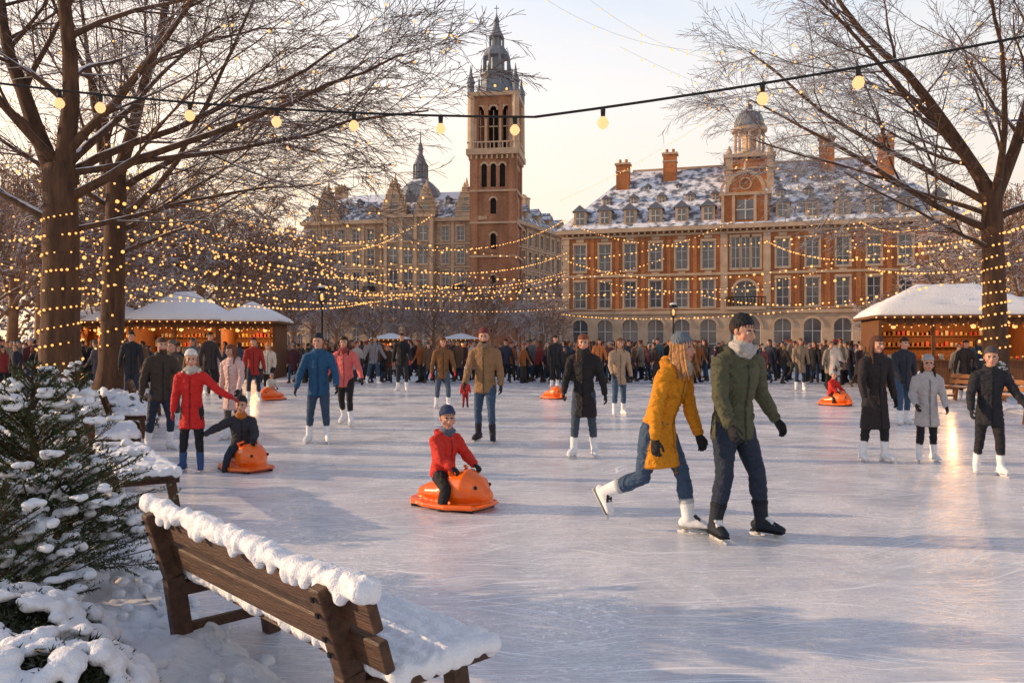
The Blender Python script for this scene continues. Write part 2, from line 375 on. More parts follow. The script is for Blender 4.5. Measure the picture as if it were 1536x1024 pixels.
    if lod<2:
        dk=tuple(x*.45 for x in top[:3])
        loft(B,[Tq(.04,.077*pf),Tq(.12,.074*pf),Tq(.2,.079*pf),Tq(.27,.064*pf)],[.0045*H]*4,dk,n=6)
        loft(B,[hipd+fv*.081*H*fl*pf,hip+fv*.081*H*pf+up*.03*H],[.004*H]*2,dk,n=6)
        for s in (1,-1):
            loft(B,[Tq(.02,.064*pf,s*.035),Tq(.025,.050*pf,s*.073)],[(.010*H,.018*H)]*2,tuple(x*.8 for x in top[:3]),xd=fv,n=8)
            if lod==0: loft(B,[Tq(.19,.067*pf,s*.03),Tq(.192,.054*pf,s*.07)],[(.006*H,.010*H)]*2,tuple(x*.8 for x in top[:3]),xd=fv,n=8)
    cc=o.get('collar',top)
    loft(B,[Tq(.30),Tq(.335),Tq(.35,.004)],[(.06*H,.056*H),(.052*H,.05*H),(.048*H,.047*H)],cc,xd=xa,n=n,cap=.2)
    if o.get('hood'): 
        loft(B,[Tq(.315,.01,-.06),Tq(.325,-.045,-.045),Tq(.325,-.065,0),Tq(.325,-.045,.045),Tq(.315,.01,.06)],[.024*H,.032*H,.036*H,.032*H,.024*H],o['hood'],n=10)
    if o.get('scarf'): 
        loft(B,[Tq(.330,.004),Tq(.350,.012),Tq(.366,.012)],[(.060*H,.058*H),(.060*H,.060*H),(.048*H,.048*H)],o['scarf'],xd=xa,n=n,cap=.4)
        loft(B,[Tq(.345,.045,-.04),Tq(.322,.062,.0),Tq(.345,.045,.045)],[.018*H,.024*H,.018*H],tuple(x*.85 for x in o['scarf'][:3]),xd=up,n=8)
    gl=o.get('glove',BLK)
    R3=Matrix.Rotation(tw,3,'Z')
    for s in (1,-1):
        A=pose['arm'][0 if s==1 else 1]; sh=Tq(.275,0,s*.104)
        e=sh+R3@dv(A[0],A[1],s)*.168*H; w=e+R3@dv(A[2],A[3],s)*.135*H; q=o.get('slv',1.0)*pf
        loft(B,[sh,sh.lerp(e,.3),sh.lerp(e,.85),e,e.lerp(w,.25),e.lerp(w,.6),w],[.041*H*q,.039*H*q,.033*H*q,.033*H*q,.032*H*q,.028*H*q,.025*H*q],top,n=n,cap=.5)
        if lod==0: loft(B,[w-(w-e)*.10,w-(w-e)*.02],[.027*H*q]*2,tuple(x*.8 for x in top[:3]),n=n,cap=.2)
        d=(w-e).normalized(); nrm=Vector((-s,0,0)) if len(A)<5 else Vector(A[4]); nrm=R3@nrm; nrm=(nrm-d*nrm.dot(d)).normalized(); sp_=d.cross(nrm)
        tf=sp_ if sp_.dot(fv)>0 else -sp_
        p0=w+d*.012*H; 
        if lod==2: loft(B,[w,w+d*.05*H,w+d*.08*H],[(.018*H,.022*H),(.016*H,.024*H),(.013*H,.018*H)],gl,xd=nrm,n=8)
        else:
            loft(HN,[w-d*.02*H,p0,p0+d*.028*H,p0+d*.05*H],[(.017*H,.019*H),(.0145*H,.022*H),(.013*H,.025*H),(.010*H,.024*H)],gl,xd=nrm,n=10)
            for j,(off,ln) in enumerate(((.0185,.038),(.0065,.043),(-.006,.040),(-.0178,.031))):
                b0=p0+d*.045*H+tf*off*H; cu=A[5] if len(A)>5 else 34
                d1=(d*math.cos(rad(cu*.6))+nrm*math.sin(rad(cu*.6))+tf*off*2).normalized(); b1=b0+d1*ln*.5*H
                d2=(d*math.cos(rad(cu*1.8))+nrm*math.sin(rad(cu*1.8))+tf*off).normalized(); b2=b1+d2*ln*.45*H
                loft(HN,[b0,b1,b2],[.0066*H,.0060*H,.0048*H],gl,n=8)
            t0=p0+d*.012*H+tf*.018*H; t1=t0+(d*.75+tf*.6+nrm*.3).normalized()*.026*H; t2=t1+(d*.95+tf*.1+nrm*.4).normalized()*.022*H
            loft(HN,[t0,t1,t2],[.0088*H,.0070*H,.0054*H],gl,n=8)
    hy,hp=pose.get('head',(0,4)); hk=H*o.get('headk',1.0)*.1333*1.05
    nb=Tq(.33); hdir=(up*.5+Vector((0,0,1))*.5).normalized(); hc=nb+hdir*(.022*H+hk*.5)+fv*.014*H
    Rm=Matrix.Rotation(tw+rad(hy),3,'Z')@Matrix.Rotation(rad(hp),3,'X')
    hp_=lambda x,y,z: hc+Rm@Vector((x,y,z))*hk
    def E(c,r,col,gg=None): ell(HD if gg is None else gg,hp_(*c),tuple(q*hk for q in r),col,Rm)
    if lod==2: HD=B
    loft(HD,[Tq(.30),nb,hp_(0,.03,-.15)],[.033*H,.031*H,.033*H],SKIN if not o.get('scarf') else o['scarf'],n=10)
    E((0,.04,.12),(.325,.40,.38),SKIN); E((0,-.11,-.15),(.265,.265,.31),SKIN); E((0,-.245,-.36),(.12,.115,.10),SKIN)
    hair=o.get('hair',(.06,.03,.018))
    if lod<2:
        loft(HD,[hp_(0,-.365,.06),hp_(0,-.46,-.10)],[.038*hk,.060*hk],SKIN,n=8)
        E((0,-.365,-.11),(.095,.06,.045),SKIN)
        E((0,-.33,-.20),(.14,.06,.07),SKIN)
        for s in (1,-1):
            E((s*.135,-.330,.0),(.062,.045,.034),(.50,.45,.42,0.)); E((s*.135,-.357,-.002),(.032,.026,.034),(.02,.015,.012,0.))
            E((s*.14,-.350,.085),(.085,.035,.018),tuple(x*.8 for x in hair[:3]))
            E((s*.20,-.24,-.13),(.11,.10,.10),(.62,.27,.19,0.))
            E((s*.325,.03,-.03),(.035,.07,.11),SKIN)
        E((0,-.372,-.240),(.095,.035,.020),(.42,.13,.11,0.)); E((0,-.362,-.285),(.080,.038,.022),(.48,.17,.14,0.))
    else: E((0,-.33,.0),(.2,.05,.035),(.2,.11,.08))
    if o.get('beard'): E((0,-.18,-.31),(.235,.225,.19),hair)
    E((0,.115,.13),(.35,.395,.36),hair)
    if not o.get('hat'): E((0,.02,.28),(.33,.38,.26),hair)
    hl=o.get('hairlen',0)
    if hl:
        for s in (1,-1):
            loft(HD,[hp_(s*.27,.06,.2),hp_(s*.325,.05,-.15),hp_(s*.35,.02,-.5),hp_(s*.40,-.10-.1*hl,-.5-.5*hl)],[(.07*hk,.16*hk),(.08*hk,.17*hk),(.11*hk,.15*hk),(.06*hk,.07*hk)],hair,n=10)
            if lod==0:
                for q in range(8):
                    loft(HD,[hp_(s*(.345+.008*q),.26-.075*q,.14),hp_(s*.39,.24-.08*q,-.3),hp_(s*(.42+.03*math.sin(q*2)),.18-.09*q,-.55-.2*hl),hp_(s*(.44+.05*math.sin(q*3)),.14-.1*q,-.6-.5*hl-.06*math.sin(q*5))],[.03*hk,.035*hk,.04*hk,.015*hk],tuple(x*(1.3 if q%2 else .65) for x in hair[:3]),n=6)
        loft(HD,[hp_(0,.25,.2),hp_(0,.34,-.3),hp_(0,.36,-.5-.5*hl)],[(.28*hk,.16*hk),(.3*hk,.14*hk),(.2*hk,.07*hk)],hair,n=12)
    if o.get('hat'):
        hc_=o['hat']; E((0,.075,.27),(.350,.385,.36),hc_)
        loft(HD,[hp_(0,.045,.19),hp_(0,.075,.29)],[(.356*hk,.396*hk),(.360*hk,.396*hk)],tuple(min(1,x*1.15) for x in hc_[:3]),xd=Rm@Vector((1,0,0)),n=18,cap=.12)
        if lod==0:
            for q in range(22):
                th=2*math.pi*q/22; c,s_=math.cos(th),math.sin(th)
                loft(HD,[hp_(.356*c,.045+.396*s_,.17),hp_(.360*c,.07+.396*s_,.30)],[.013*hk]*2,tuple(x*.8 for x in hc_[:3]),n=6,cap=.5)
    dz=-min(f.z for f in feet) if seat is None else seat
    parts=[]
    vb=(.0080,.013,.03)[lod]
    parts.append(fuse(B,vb,1,True,(.012,.011,0)[lod]))
    if lod<2:
        parts.append(fuse(HD,(.005,.008)[lod],1,True,0)); parts.append(fuse(HN,(.0042,.006)[lod],1,True,0))
    for P,Fc,c in RAW: parts.append(([tuple(p) for p in P],Fc,np.tile(np.array(list(c[:3])+[0.],'f'),(8,1))))
    parts=[(np.asarray(v,'f')+np.array([0,0,dz],'f'),f,c) for v,f,c in parts]
    return assemble(name,parts,M_FAB)
def P_stand(k=0,arms=None,lean=5,head=(0,4)):
    sets=[((14,7,-12,2),(-4,6,-18,3,6)),((-6,7,-14,4,6),(18,6,-4,2)),((20,5,-4,3),(-12,6,-34,3,18)),((-10,6,-32,3,16),(20,5,-2,2)),((3,5,-3,3),(2,4,-2,3))]
    a=[((14,14,34,6),(-12,13,4,8)),((-14,15,8,10),(20,12,44,0)),((10,24,30,22),(-4,26,18,24)),((10,10,70,-25),(10,10,70,-25)),((2,7,12,4),(2,7,12,4))]
    return dict(leg=sets[k%5],arm=arms or a[(k+(0 if k<3 else 1))%5],lean=lean+(4 if k in (2,3) else 0),head=head)
def person(name,loc,rz,H,pose,o,lod=1,seat=None,parent=None):
    me=person_mesh(name,H*(.975 if seat is None else 1),pose,o,lod,seat); return mkobj(name,me,parent,loc,rad(rz))

person('man_skating',Vector((1.83,6.62,.004)),30,1.81,
  dict(leg=[(20,6,2,6,0),(6,7,-8,7,0)],arm=[(-12,22,24,20),(10,10,30,0)],lean=8,twist=-4,head=(14,12)),
  dict(top=(.085,.085,.05),pants=DJEAN,boots=(.02,.024,.035),hat=(.018,.018,.020),hair=(.04,.022,.015),scarf=(.46,.43,.40),hem=.085,puff=1.10,legw=.98,hood=(.06,.06,.038),toe=20),0)
person('woman_skating',Vector((1.24,6.80,.004)),50,1.73,
  dict(leg=[(26,4,8,2,0),(-10,6,-66,8,50)],arm=[(8,6,20,2),(-8,14,6,10)],lean=20,head=(0,2)),
  dict(top=(.64,.25,.012),pants=(.045,.08,.14),boots=WHITE,hat=(.12,.15,.18),hair=(.34,.17,.07),hairlen=1,scarf=(.5,.42,.34),hem=.185,puff=1.0,hood=(.54,.20,.012),collar=(.56,.21,.012)),0)

def whale_mesh():
    g=G(); O=(1,1,1)
    loft(g,[(0,.40,.13),(0,.28,.15),(0,.10,.16),(0,-.08,.20),(0,-.22,.215),(0,-.34,.19),(0,-.42,.15)],[(.09,.07),(.16,.11),(.19,.13),(.215,.20),(.215,.22),(.165,.17),(.09,.10)],O,n=20)
    loft(g,[(0,.50,.075),(0,.40,.045),(0,0,.04),(0,-.40,.045),(0,-.52,.085)],[(.13,.022),(.25,.028),(.29,.03),(.24,.028),(.12,.022)],O,n=24,cap=1)
    for s in (1,-1):
        loft(g,[(s*.16,.44,.06),(s*.27,.2,.05),(s*.29,-.1,.05),(s*.22,-.4,.06)],[.03,.032,.032,.03],O,n=10)
        loft(g,[(s*.12,-.05,.36),(s*.17,-.07,.42),(s*.09,-.09,.44)],[.022,.02,.02],O,n=8)
    v,f,_=fuse(g,.011,2,False)
    return v,f
WV,WF=whale_mesh()
def whale(loc,rz,sc,name='orange_seal_ride_on_toy'):
    e=empty(name,loc,rad(rz)); e.scale=(sc,sc,sc)
    me=assemble('shell',[(WV,WF,None)],M_ORANGE); mkobj('shell',me,e)
    mb=MB()
    for s in (1,-1):
        mb.add(ico((s*.135,-.385,.26),.024),ICOF,0); mb.add(ico((s*.03,-.48,.19),.012),ICOF,0)
    mb.obj('eyes',[M_DARK],e,True)
    mb=MB()
    for s in (1,-1): mb.box(s*.2-.012,s*.2+.012,-.4,.42,0,.035,0)
    mb.obj('runners',[M_IRON],e); return e
SIT=dict(leg=[(64,24,-6,12),(64,24,-6,12)],arm=[(34,14,62,-8,(0,.3,-1),45),(34,14,62,-8,(0,.3,-1),45)],lean=6,head=(-20,8))
wl=gnd(680,760)
whale(wl+Vector((0,0,.004)),58,.90)
kid=dict(headk=1.30,pants=BLK,boots=(.03,.03,.03),blade=0,puff=1.2,hem=.03,legf=.92,slv=1.12,legw=1.05)
fw=Vector((math.sin(rad(58)),-math.cos(rad(58)),0))
person('child_riding',wl-fw*.13,48,1.22,dict(SIT,head=(-30,6)),dict(kid,top=(.60,.035,.022),hat=(.03,.045,.10),hood=(.50,.03,.02),scarf=(.12,.14,.2)),0,seat=.335)
wl=gnd(368,705); whale(wl+Vector((0,0,.004)),50,.84)
fw=Vector((math.sin(rad(50)),-math.cos(rad(50)),0))
person('child_riding',wl-fw*.10,20,1.16,dict(SIT,arm=[(34,14,62,-8,(0,.3,-1),45),(30,60,20,62)],head=(-10,6)),dict(kid,top=(.035,.035,.045),hat=(.02,.02,.025),pants=DJEAN,scarf=(.5,.16,.03)),1,seat=.32)
for u,v,hgt,tc in ((408,600,.9,(.6,.6,.55)),(830,598,0,None),(1253,608,1.15,(.6,.03,.02))):
    wl=gnd(u,v); whale(wl+Vector((0,0,.004)),40 if u>500 else -30,.9)
    if hgt: person('child_riding',wl+Vector((-.05,.1,0)),30,hgt*.98,SIT,dict(kid,top=tc,hat=(.3,.3,.32)),1,seat=.30)

BR=(.05,.024,.014); AU=(.16,.06,.03)
ppl=[
('girl_in_red_coat',288,708,533,8,dict(leg=[(4,4,0,3),(4,4,-2,3)],arm=[(10,44,14,62),(4,10,16,4)],lean=3,head=(14,6)),dict(top=(.60,.025,.022),pants=BLK,boots=(.04,.08,.2),hat=(.65,.6,.55),hair=(.25,.13,.06),hairlen=.5,hood=(.6,.55,.5),scarf=(.55,.5,.45),hem=.17,headk=1.1,glove=(.4,.03,.03))),
('man_in_brown_jacket',240,675,508,40,P_stand(0),dict(top=(.055,.04,.032),hair=(.08,.045,.03),pants=DJEAN,boots=WHITE,beard=1,hem=.09)),
('woman_in_pink_coat',350,660,520,-15,P_stand(4,head=(-20,10)),dict(top=(.66,.44,.40),pants=(.1,.08,.08),hair=AU,hairlen=1,hem=.22,hood=(.5,.35,.3))),
('man_in_blue_jacket',478,665,503,8,dict(leg=[(10,5,-10,3),(0,7,-14,5,4)],arm=[(8,19,34,8),(-6,22,12,14)],lean=8,head=(-8,6)),dict(top=(.022,.085,.18),pants=(.04,.07,.12),hat=(.02,.025,.035),hair=BR,boots=WHITE,hem=.09,puff=1.06)),
('woman_in_coral_jacket',519,638,505,-6,P_stand(2),dict(top=(.66,.14,.13),pants=BLK,hair=BR,hairlen=1,hem=.09,scarf=(.3,.06,.06))),
('woman_in_brown_jacket',664,613,507,10,P_stand(0),dict(top=(.21,.10,.04),pants=(.07,.10,.15),hair=AU,hairlen=1,hem=.1,glove=(.5,.03,.03))),
('child_in_red_jacket',698,611,568,10,P_stand(4),dict(kid,top=(.6,.04,.03),hat=(.5,.03,.03),pants=(.3,.02,.02),legf=1,headk=1.5)),
('man_in_tan_jacket',728,663,495,-10,dict(leg=[(16,5,-4,3),(-4,6,-18,3,6)],arm=[(-14,11,10,5),(14,13,34,6)],lean=7,head=(6,8)),dict(top=(.28,.16,.08),pants=(.045,.085,.15),boots=(.03,.03,.04),hat=(.14,.03,.03),hair=BR,beard=1,scarf=(.25,.16,.1),hem=.09,puff=1.08)),
('woman_in_black_coat',876,686,505,-12,dict(leg=[(-2,5,-8,4,4),(12,5,-4,4)],arm=[(-8,17,16,12),(8,15,38,2)],lean=5,head=(8,6)),dict(top=(.02,.018,.02),pants=(.05,.07,.10),hair=(.19,.065,.03),hairlen=1.2,hem=.2,scarf=(.03,.03,.03))),
('woman_in_beige_jacket',928,624,508,10,P_stand(1),dict(top=(.42,.29,.19),pants=(.05,.09,.15),hair=(.2,.1,.05),hairlen=.8,hem=.12)),
('woman_in_long_black_coat',1312,693,508,6,dict(leg=[(8,4,-2,3),(-2,5,-8,4,3)],arm=[(-6,13,14,6),(8,12,28,4)],lean=4,head=(10,5)),dict(top=(.028,.022,.024),pants=BLK,hair=(.09,.04,.025),hairlen=1.2,hem=.27,hood=(.06,.04,.03))),
('girl_in_silver_coat',1390,693,540,-8,dict(leg=[(0,4,-8,3,3),(8,5,-2,4)],arm=[(4,14,36,0),(6,16,46,-2)],lean=4,head=(-10,6)),dict(top=(.48,.45,.45),pants=BLK,hair=BR,hairlen=.6,hat=(.35,.33,.34),hem=.19,headk=1.12,puff=1.08,hood=(.5,.48,.48))),
('woman_in_black_jacket',1484,713,528,-16,dict(leg=[(10,5,-4,3),(-2,5,-14,3,5)],arm=[(10,28,16,34),(4,16,30,4)],lean=6,head=(-10,6)),dict(top=(.022,.022,.028),pants=BLK,hair=BR,hat=(.07,.06,.065),hem=.13,headk=1.08,puff=1.05)),
('man_in_dark_coat',1354,637,508,4,P_stand(1),dict(top=(.03,.035,.05),pants=(.05,.09,.16),hair=BR,hem=.12)),
('man_in_black_jacket',603,587,500,0,P_stand(0),dict(top=(.02,.02,.022),pants=(.025,.03,.04),hair=BR,glove=(.5,.04,.02),hem=.08)),
('woman_in_grey_jacket',560,577,503,30,P_stand(2),dict(top=(.25,.24,.26),pants=JEAN,hair=AU,hairlen=1,hem=.09)),
('man_in_red_jacket',380,603,508,20,P_stand(1),dict(top=(.35,.03,.025),pants=DJEAN,hair=BR,hat=(.1,.02,.02),hem=.1)),
('woman_in_cream_jacket',403,592,515,0,P_stand(0),dict(top=(.6,.53,.45),pants=BLK,hair=(.35,.2,.08),hairlen=.8,hem=.12,hat=(.6,.2,.05))),
('man_in_navy_coat',197,603,500,20,P_stand(4),dict(top=(.025,.028,.038),pants=DJEAN,hair=BR,hem=.12,hat=(.03,.03,.03))),
('man_in_grey_coat',313,592,500,50,P_stand(4),dict(top=(.05,.04,.04),pants=BLK,hair=BR,hem=.12)),
('man_in_padded_jacket',832,583,503,8,P_stand(3),dict(top=(.03,.03,.035),pants=BLK,hair=BR,hem=.08)),
('woman_in_tan_coat',1200,586,508,-10,P_stand(1),dict(top=(.3,.22,.15),pants=DJEAN,hair=(.2,.1,.05),hairlen=.8,hem=.18)),
('man_in_olive_jacket',262,640,512,-20,P_stand(0),dict(top=(.09,.065,.045),pants=(.05,.05,.06),hair=BR,hat=(.12,.1,.08),hem=.1)),
('man_in_dark_parka',1448,600,512,-12,P_stand(4),dict(top=(.04,.03,.03),pants=BLK,hair=BR,hem=.18)),
('woman_in_orange_jacket',898,575,508,8,P_stand(0),dict(top=(.6,.2,.06),pants=DJEAN,hair=BR,hairlen=.6,hem=.12)),
('man_in_teal_jacket',985,573,508,8,P_stand(1),dict(top=(.06,.13,.16),pants=DJEAN,hair=BR,hem=.1)),
]
for nm,u,vf,vt,rz,ps,o in ppl:
    g_=gnd(u,vf); H=(vf-vt)/F*g_.y
    person(nm,g_+Vector((0,0,.004)),rz,H,ps,o,1)
print('people',time.time()-T0)
TP=[]
tc=[(.02,.02,.025),(.03,.035,.06),(.06,.03,.02),(.22,.03,.03),(.30,.24,.18),(.05,.05,.055),(.04,.07,.12),(.45,.40,.38),(.14,.08,.05),(.30,.10,.03),(.02,.02,.02),(.12,.12,.13),(.03,.02,.03),(.09,.03,.04),(.02,.02,.03),(.04,.03,.025)]
for i,c in enumerate(tc):
    o=dict(top=c,pants=random.choice([BLK,DJEAN,JEAN,(.05,.045,.04)]),hair=random.choice([BR,AU,(.2,.12,.06),(.03,.02,.015)]),hem=random.choice([.08,.1,.18,.22]),boots=random.choice([BLK,BLK,(.08,.05,.03)]),glove=random.choice([BLK,SKIN]),blade=0,puff=1.05)
    if i%2: o['hat']=random.choice([(.02,.02,.025),(.2,.03,.03),(.3,.3,.3),(.05,.07,.1)])
    if i%3==0: o['hairlen']=.8
    TP.append(person_mesh('spectator_body',1.7,P_stand(i,head=(random.uniform(-40,40),5)),o,2))
crowd=empty('crowd_of_spectators')
cnt=0; pts=[]; tries=0
while cnt<760 and tries<30000:
    tries+=1
    d=random.uniform(31,50) if random.random()<.8 else random.uniform(26,35)
    u=random.uniform(-40,1580); x=(u-768)/F*d
    if d<33 and 330<u<1230: continue
    if 34.5<d<40.5 and 60<u<450: continue
    if d>27 and u>1290 and d<35: continue
    if any((x-a)**2+(d-b)**2<.2 for a,b in pts): continue
    pts.append((x,d)); cnt+=1
    ob=mkobj('spectator',random.choice(TP),crowd,(x,d,0),random.uniform(-2.2,2.2)); s=random.uniform(.88,1.08); ob.scale=(s,s,s)
print('crowd',cnt,time.time()-T0)

# ---------------------------------------------------------------- ground, ice, snow banks
mb=MB(); mb.add([(-700,-60,-.02),(700,-60,-.02),(700,1200,-.02),(-700,1200,-.02)],[(0,1,2,3)]); mb.obj('ground',[M_SNOW])
LB=[(-6,-.5),(1.5,-.60),(3,-.66),(3.6,-.85),(4.2,-1.4),(5.2,-2.2),(7.3,-3.35),(9.5,-4.6),(11.7,-5.7),(17,-8),(26,-11),(34,-14)]
RB=[(-6,11),(10,10.2),(14,10.4),(24,13.2),(34,20)]
def itp(tb,y):
    for (a,b),(c,d) in zip(tb,tb[1:]):
        if y<=c: t=(y-a)/(c-a); return b+(d-b)*t
    return tb[-1][1]
ys=[-6+i*.5 for i in range(81)]
V=[];Fc=[]
for i,y in enumerate(ys):
    V+=[(itp(LB,y)-.25,y,0),(itp(RB,y)+.25,y,0)]
    if i: Fc.append((2*i-2,2*i-1,2*i+1,2*i))
mb=MB(); mb.add([(a,b,.004) for a,b,_ in V],Fc); mb.obj('ice_rink',[M_ICE])
def bank(name,side,y0,y1):
    V=[];Fc=[]; y=y0; Y=[]
    while y<y1: Y.append(y); y+=.035 if y<7 else (.1 if y<12 else .3)
    E=[0]; 
    while E[-1]<12: E.append(E[-1]+(.03 if E[-1]<2.4 else .18))
    tb=LB if side<0 else RB
    for y in Y:
        b=itp(tb,y)
        for e in E:
            wv=.10*noise.noise(Vector((y*1.9,3,0)))+.04*noise.noise(Vector((y*8,7,0)))
            x=b+side*(e-.04)+wv*side*(1 if e<3 else 0)
            s=min(1,e/.25); s=s*s*(3-2*s)
            ch=noise.noise(Vector((x*7,y*7,1))); ch2=noise.noise(Vector((x*19,y*19,2)))
            z=-.02+s*.075+s*.12*noise.fractal(Vector((x*1.1,y*1.1,0)),1,2,3)+s*.06*max(0,ch)+s*.028*ch2+s*.03*max(0,noise.noise(Vector((x*11,y*11,9)))-.1)
            V.append((x,y,max(z,-.01) if e>.05 else -.02))
    n=len(E)
    for i in range(len(Y)-1):
        for j in range(n-1):
            q=(i*n+j,i*n+j+1,(i+1)*n+j+1,(i+1)*n+j); Fc.append(q if side>0 else q[::-1])
    mb=MB(); mb.add(V,Fc); mb.obj(name,[M_SNOW],None,True)
bank('snow_bank',-1,1.2,34); bank('snow_bank',1,5,34)
rs=random.Random(4); cl=[]
for i in range(240):
    y=rs.uniform(2.4,6.5); e=rs.random()**1.5*2.2; x=itp(LB,y)+.02-e; s=rs.uniform(.012,.05); cl.append(((x,y,.06+s*.3 if e>.2 else s*.4),(s,s*rs.uniform(.7,1.2),s*.7)))
blobs('snow_clods',cl,.011,M_SNOW,None,.01)

def bench(loc,rz,L=1.95,m=M_WOOD,snow=True,back=True,vox=.016):
    e=empty('park_bench',loc,rad(rz)); h=L/2; mb=MB()
    for x in (-h+.2,h-.2):
        mb.beam((x,.02,0),(x,-.04,.42),.075,.095,0,(0,1,0)) ; mb.beam((x,-.04,.42),(x,-.15,.76 if back else .44),.075,.085,0,(0,1,0))
        mb.beam((x,.50,0),(x,.44,.385),.075,.08,0,(0,1,0)); mb.beam((x,-.02,.352),(x,.52,.352),.07,.07,0); mb.beam((x,0,.14),(x,.49,.14),.05,.05,0)
    mb.obj('legs',[m],e,bevel=.008)
    mb=MB()
    for y in (.03,.19,.35): mb.box(-h,h,y,y+.135,.39,.432,0)
    mb.obj('seat',[m],e,bevel=.008)
    if back:
        mb=MB()
        for z0,z1 in ((.475,.595),(.625,.745)):
            f=lambda z:-.04-(z-.42)/.34*.11+.045
            mb.beam((-h-.02,(f(z0)+f(z1))/2,(z0+z1)/2),(h+.03,(f(z0)+f(z1))/2,(z0+z1)/2),.04,z1-z0,0,(0,-.3,1))
        mb.obj('backrest',[m],e,bevel=.008)
        mb=MB()
        for x in (-h+.2,h-.2):
            for z in (.505,.565,.655,.715):
                y=-.04-(z-.42)/.34*.11-.05; mb.beam((x,y,z),(x,y-.008,z-.002),.018,.018,0)
        mb.obj('bolts',[M_IRON],e)
    if snow:
        rnd=random.Random(int(loc[0]*100)); b=[]; 
        n=int(L/.022)
        if back:
            for i in range(n):
                x=-h+L*i/(n-1); t=.5+.5*noise.noise(Vector((x*3.5,loc[1],0)))
                for k in range(2): b.append(((x+rnd.uniform(-.01,.01),-.105+rnd.uniform(-.022,.022),.762+.018*t),(rnd.uniform(.045,.06),rnd.uniform(.034,.046),.024+.034*t)))
                if rnd.random()<.13: b.append(((x,-.138+rnd.uniform(-.01,.01),.738),(.034,.022,.034)))
                if rnd.random()<.18: b.append(((x,-.1+rnd.uniform(-.02,.02),.79+.03*t),(.032,.026,.02)))
        for i in range(int(L/.04)):
            for y in (.05,.11,.17,.23,.29,.35,.41,.46):
                x=-h+.02+L*.98*i/(int(L/.04)-1)+rnd.uniform(-.015,.015); t=.5+.5*noise.noise(Vector((x*4,y*6+loc[0],4)))
                if t<.16: continue
                b.append(((x,y+rnd.uniform(-.01,.01),.440),(.048,.05,.020+.055*t*rnd.uniform(.8,1.05))))
        blobs('snow_cover',b,vox,M_SNOW,e,.014)
    return e
bench((-1.13,3.50,.0),-46.4,2.06,vox=.0085)
bench((-4.05,7.9,.02),-57,2.4,back=False); bench((-5.55,10.6,.02),-62,1.7); bench((-6.95,13.8,.02),-62,1.7)
bench((-8.6,18.2,.02),-66,1.8,snow=False)
bench((10.9,15.2,.02),106,2.0,M_WOODO,False); bench((12.0,18.6,.02),106,2.0,M_WOODO,False); bench((12.9,22,.02),106,2.0,M_WOODO,False)

# ---------------------------------------------------------------- trees
class TB:
    def __init__(s,seed,minr=.008): s.V=[];s.F=[];s.K=[];s.o=0;s.r=random.Random(seed);s.tips=[];s.minr=minr
    def tube(s,pts,rd,k):
        P=np.array(pts,float); R=np.maximum(np.array(rd,float),s.minr); n=len(P)
        t=np.gradient(P,axis=0); t/=np.linalg.norm(t,axis=1)[:,None]+1e-9
        ref=np.array([.31,.27,.91]) if abs(t[0][2])<.8 else np.array([1,.1,0.])
        u=np.cross(t,ref); u/=np.linalg.norm(u,axis=1)[:,None]+1e-9; w=np.cross(t,u)
        a=np.arange(k)*2*math.pi/k
        ring=P[:,None,:]+R[:,None,None]*(np.cos(a)[None,:,None]*u[:,None,:]+np.sin(a)[None,:,None]*w[:,None,:])
        s.V.append(ring.reshape(-1,3))
        i=np.arange(n-1)[:,None]*k; j=np.arange(k)[None,:]; j2=(j+1)%k
        f=(np.stack([i+j,i+j2,i+k+j2,i+k+j],-1)+s.o).reshape(-1,4); s.F.append(f); s.K.append(np.full(len(f),0 if k>=8 else 1,'i')); s.o+=n*k
    def grow(s,p,d,L,r,lv,cfg):
        rn=s.r; n=cfg['seg'][lv]; pts=[tuple(p)]; d=Vector(d).normalized(); p=Vector(p); ds=[d.copy()]
        wob=cfg['wob'][lv]; g=cfg['grav'][lv]
        for i in range(n):
            d=(d+Vector((rn.gauss(0,wob),rn.gauss(0,wob),rn.gauss(0,wob)+g))).normalized(); p=p+d*(L/n); pts.append(tuple(p)); ds.append(d.copy())
        tp=.22 if lv<cfg['max'] else .4
        rd=[r*(1-(1-tp)*(i/n)**.7) for i in range(n+1)]
        s.tube(pts,rd,cfg['k'][lv])
        if lv>=2: s.tips.append(pts[-1])
        if lv>=cfg['max']: return
        nc=cfg['n'][lv]
        for c in range(nc):
            t=cfg['t0'][lv]+(1-cfg['t0'][lv])*(c+rn.random())/nc; q=min(t*n,n-.001); i=int(q); f=q-i
            a=Vector(pts[i]).lerp(Vector(pts[i+1]),f); dd=ds[i+1]
            ax=dd.orthogonal().normalized(); ax=Matrix.Rotation(rn.uniform(0,2*math.pi),3,dd)@ax
            ang=rad(rn.uniform(*cfg['ang'][lv])); nd=Matrix.Rotation(ang,3,ax)@dd
            nd=Vector((nd.x,nd.y,nd.z*cfg.get('flat',.8)+cfg['lift'][lv])).normalized()
            rr=rd[i]*cfg['rr'][lv]*rn.uniform(.8,1.1)
            s.grow(a,nd,L*cfg['lr'][lv]*rn.uniform(.65,1.15)*(1.15-.5*t),rr,lv+1,cfg)
    def mesh(s,name,ms):
        V=np.concatenate(s.V);Fa=np.concatenate(s.F); me=bpy.data.meshes.new(name)
        me.vertices.add(len(V)); me.vertices.foreach_set('co',V.astype('f').ravel())
        me.loops.add(Fa.size); me.loops.foreach_set('vertex_index',Fa.astype('i').ravel())
        me.polygons.add(len(Fa)); me.polygons.foreach_set('loop_start',np.arange(len(Fa),dtype='i')*4)
        for m in ms: me.materials.append(m)
        if len(ms)>1: me.polygons.foreach_set('material_index',np.concatenate(s.K))
        me.polygons.foreach_set('use_smooth',np.ones(len(Fa),bool)); me.update(calc_edges=True); me.validate(); return me
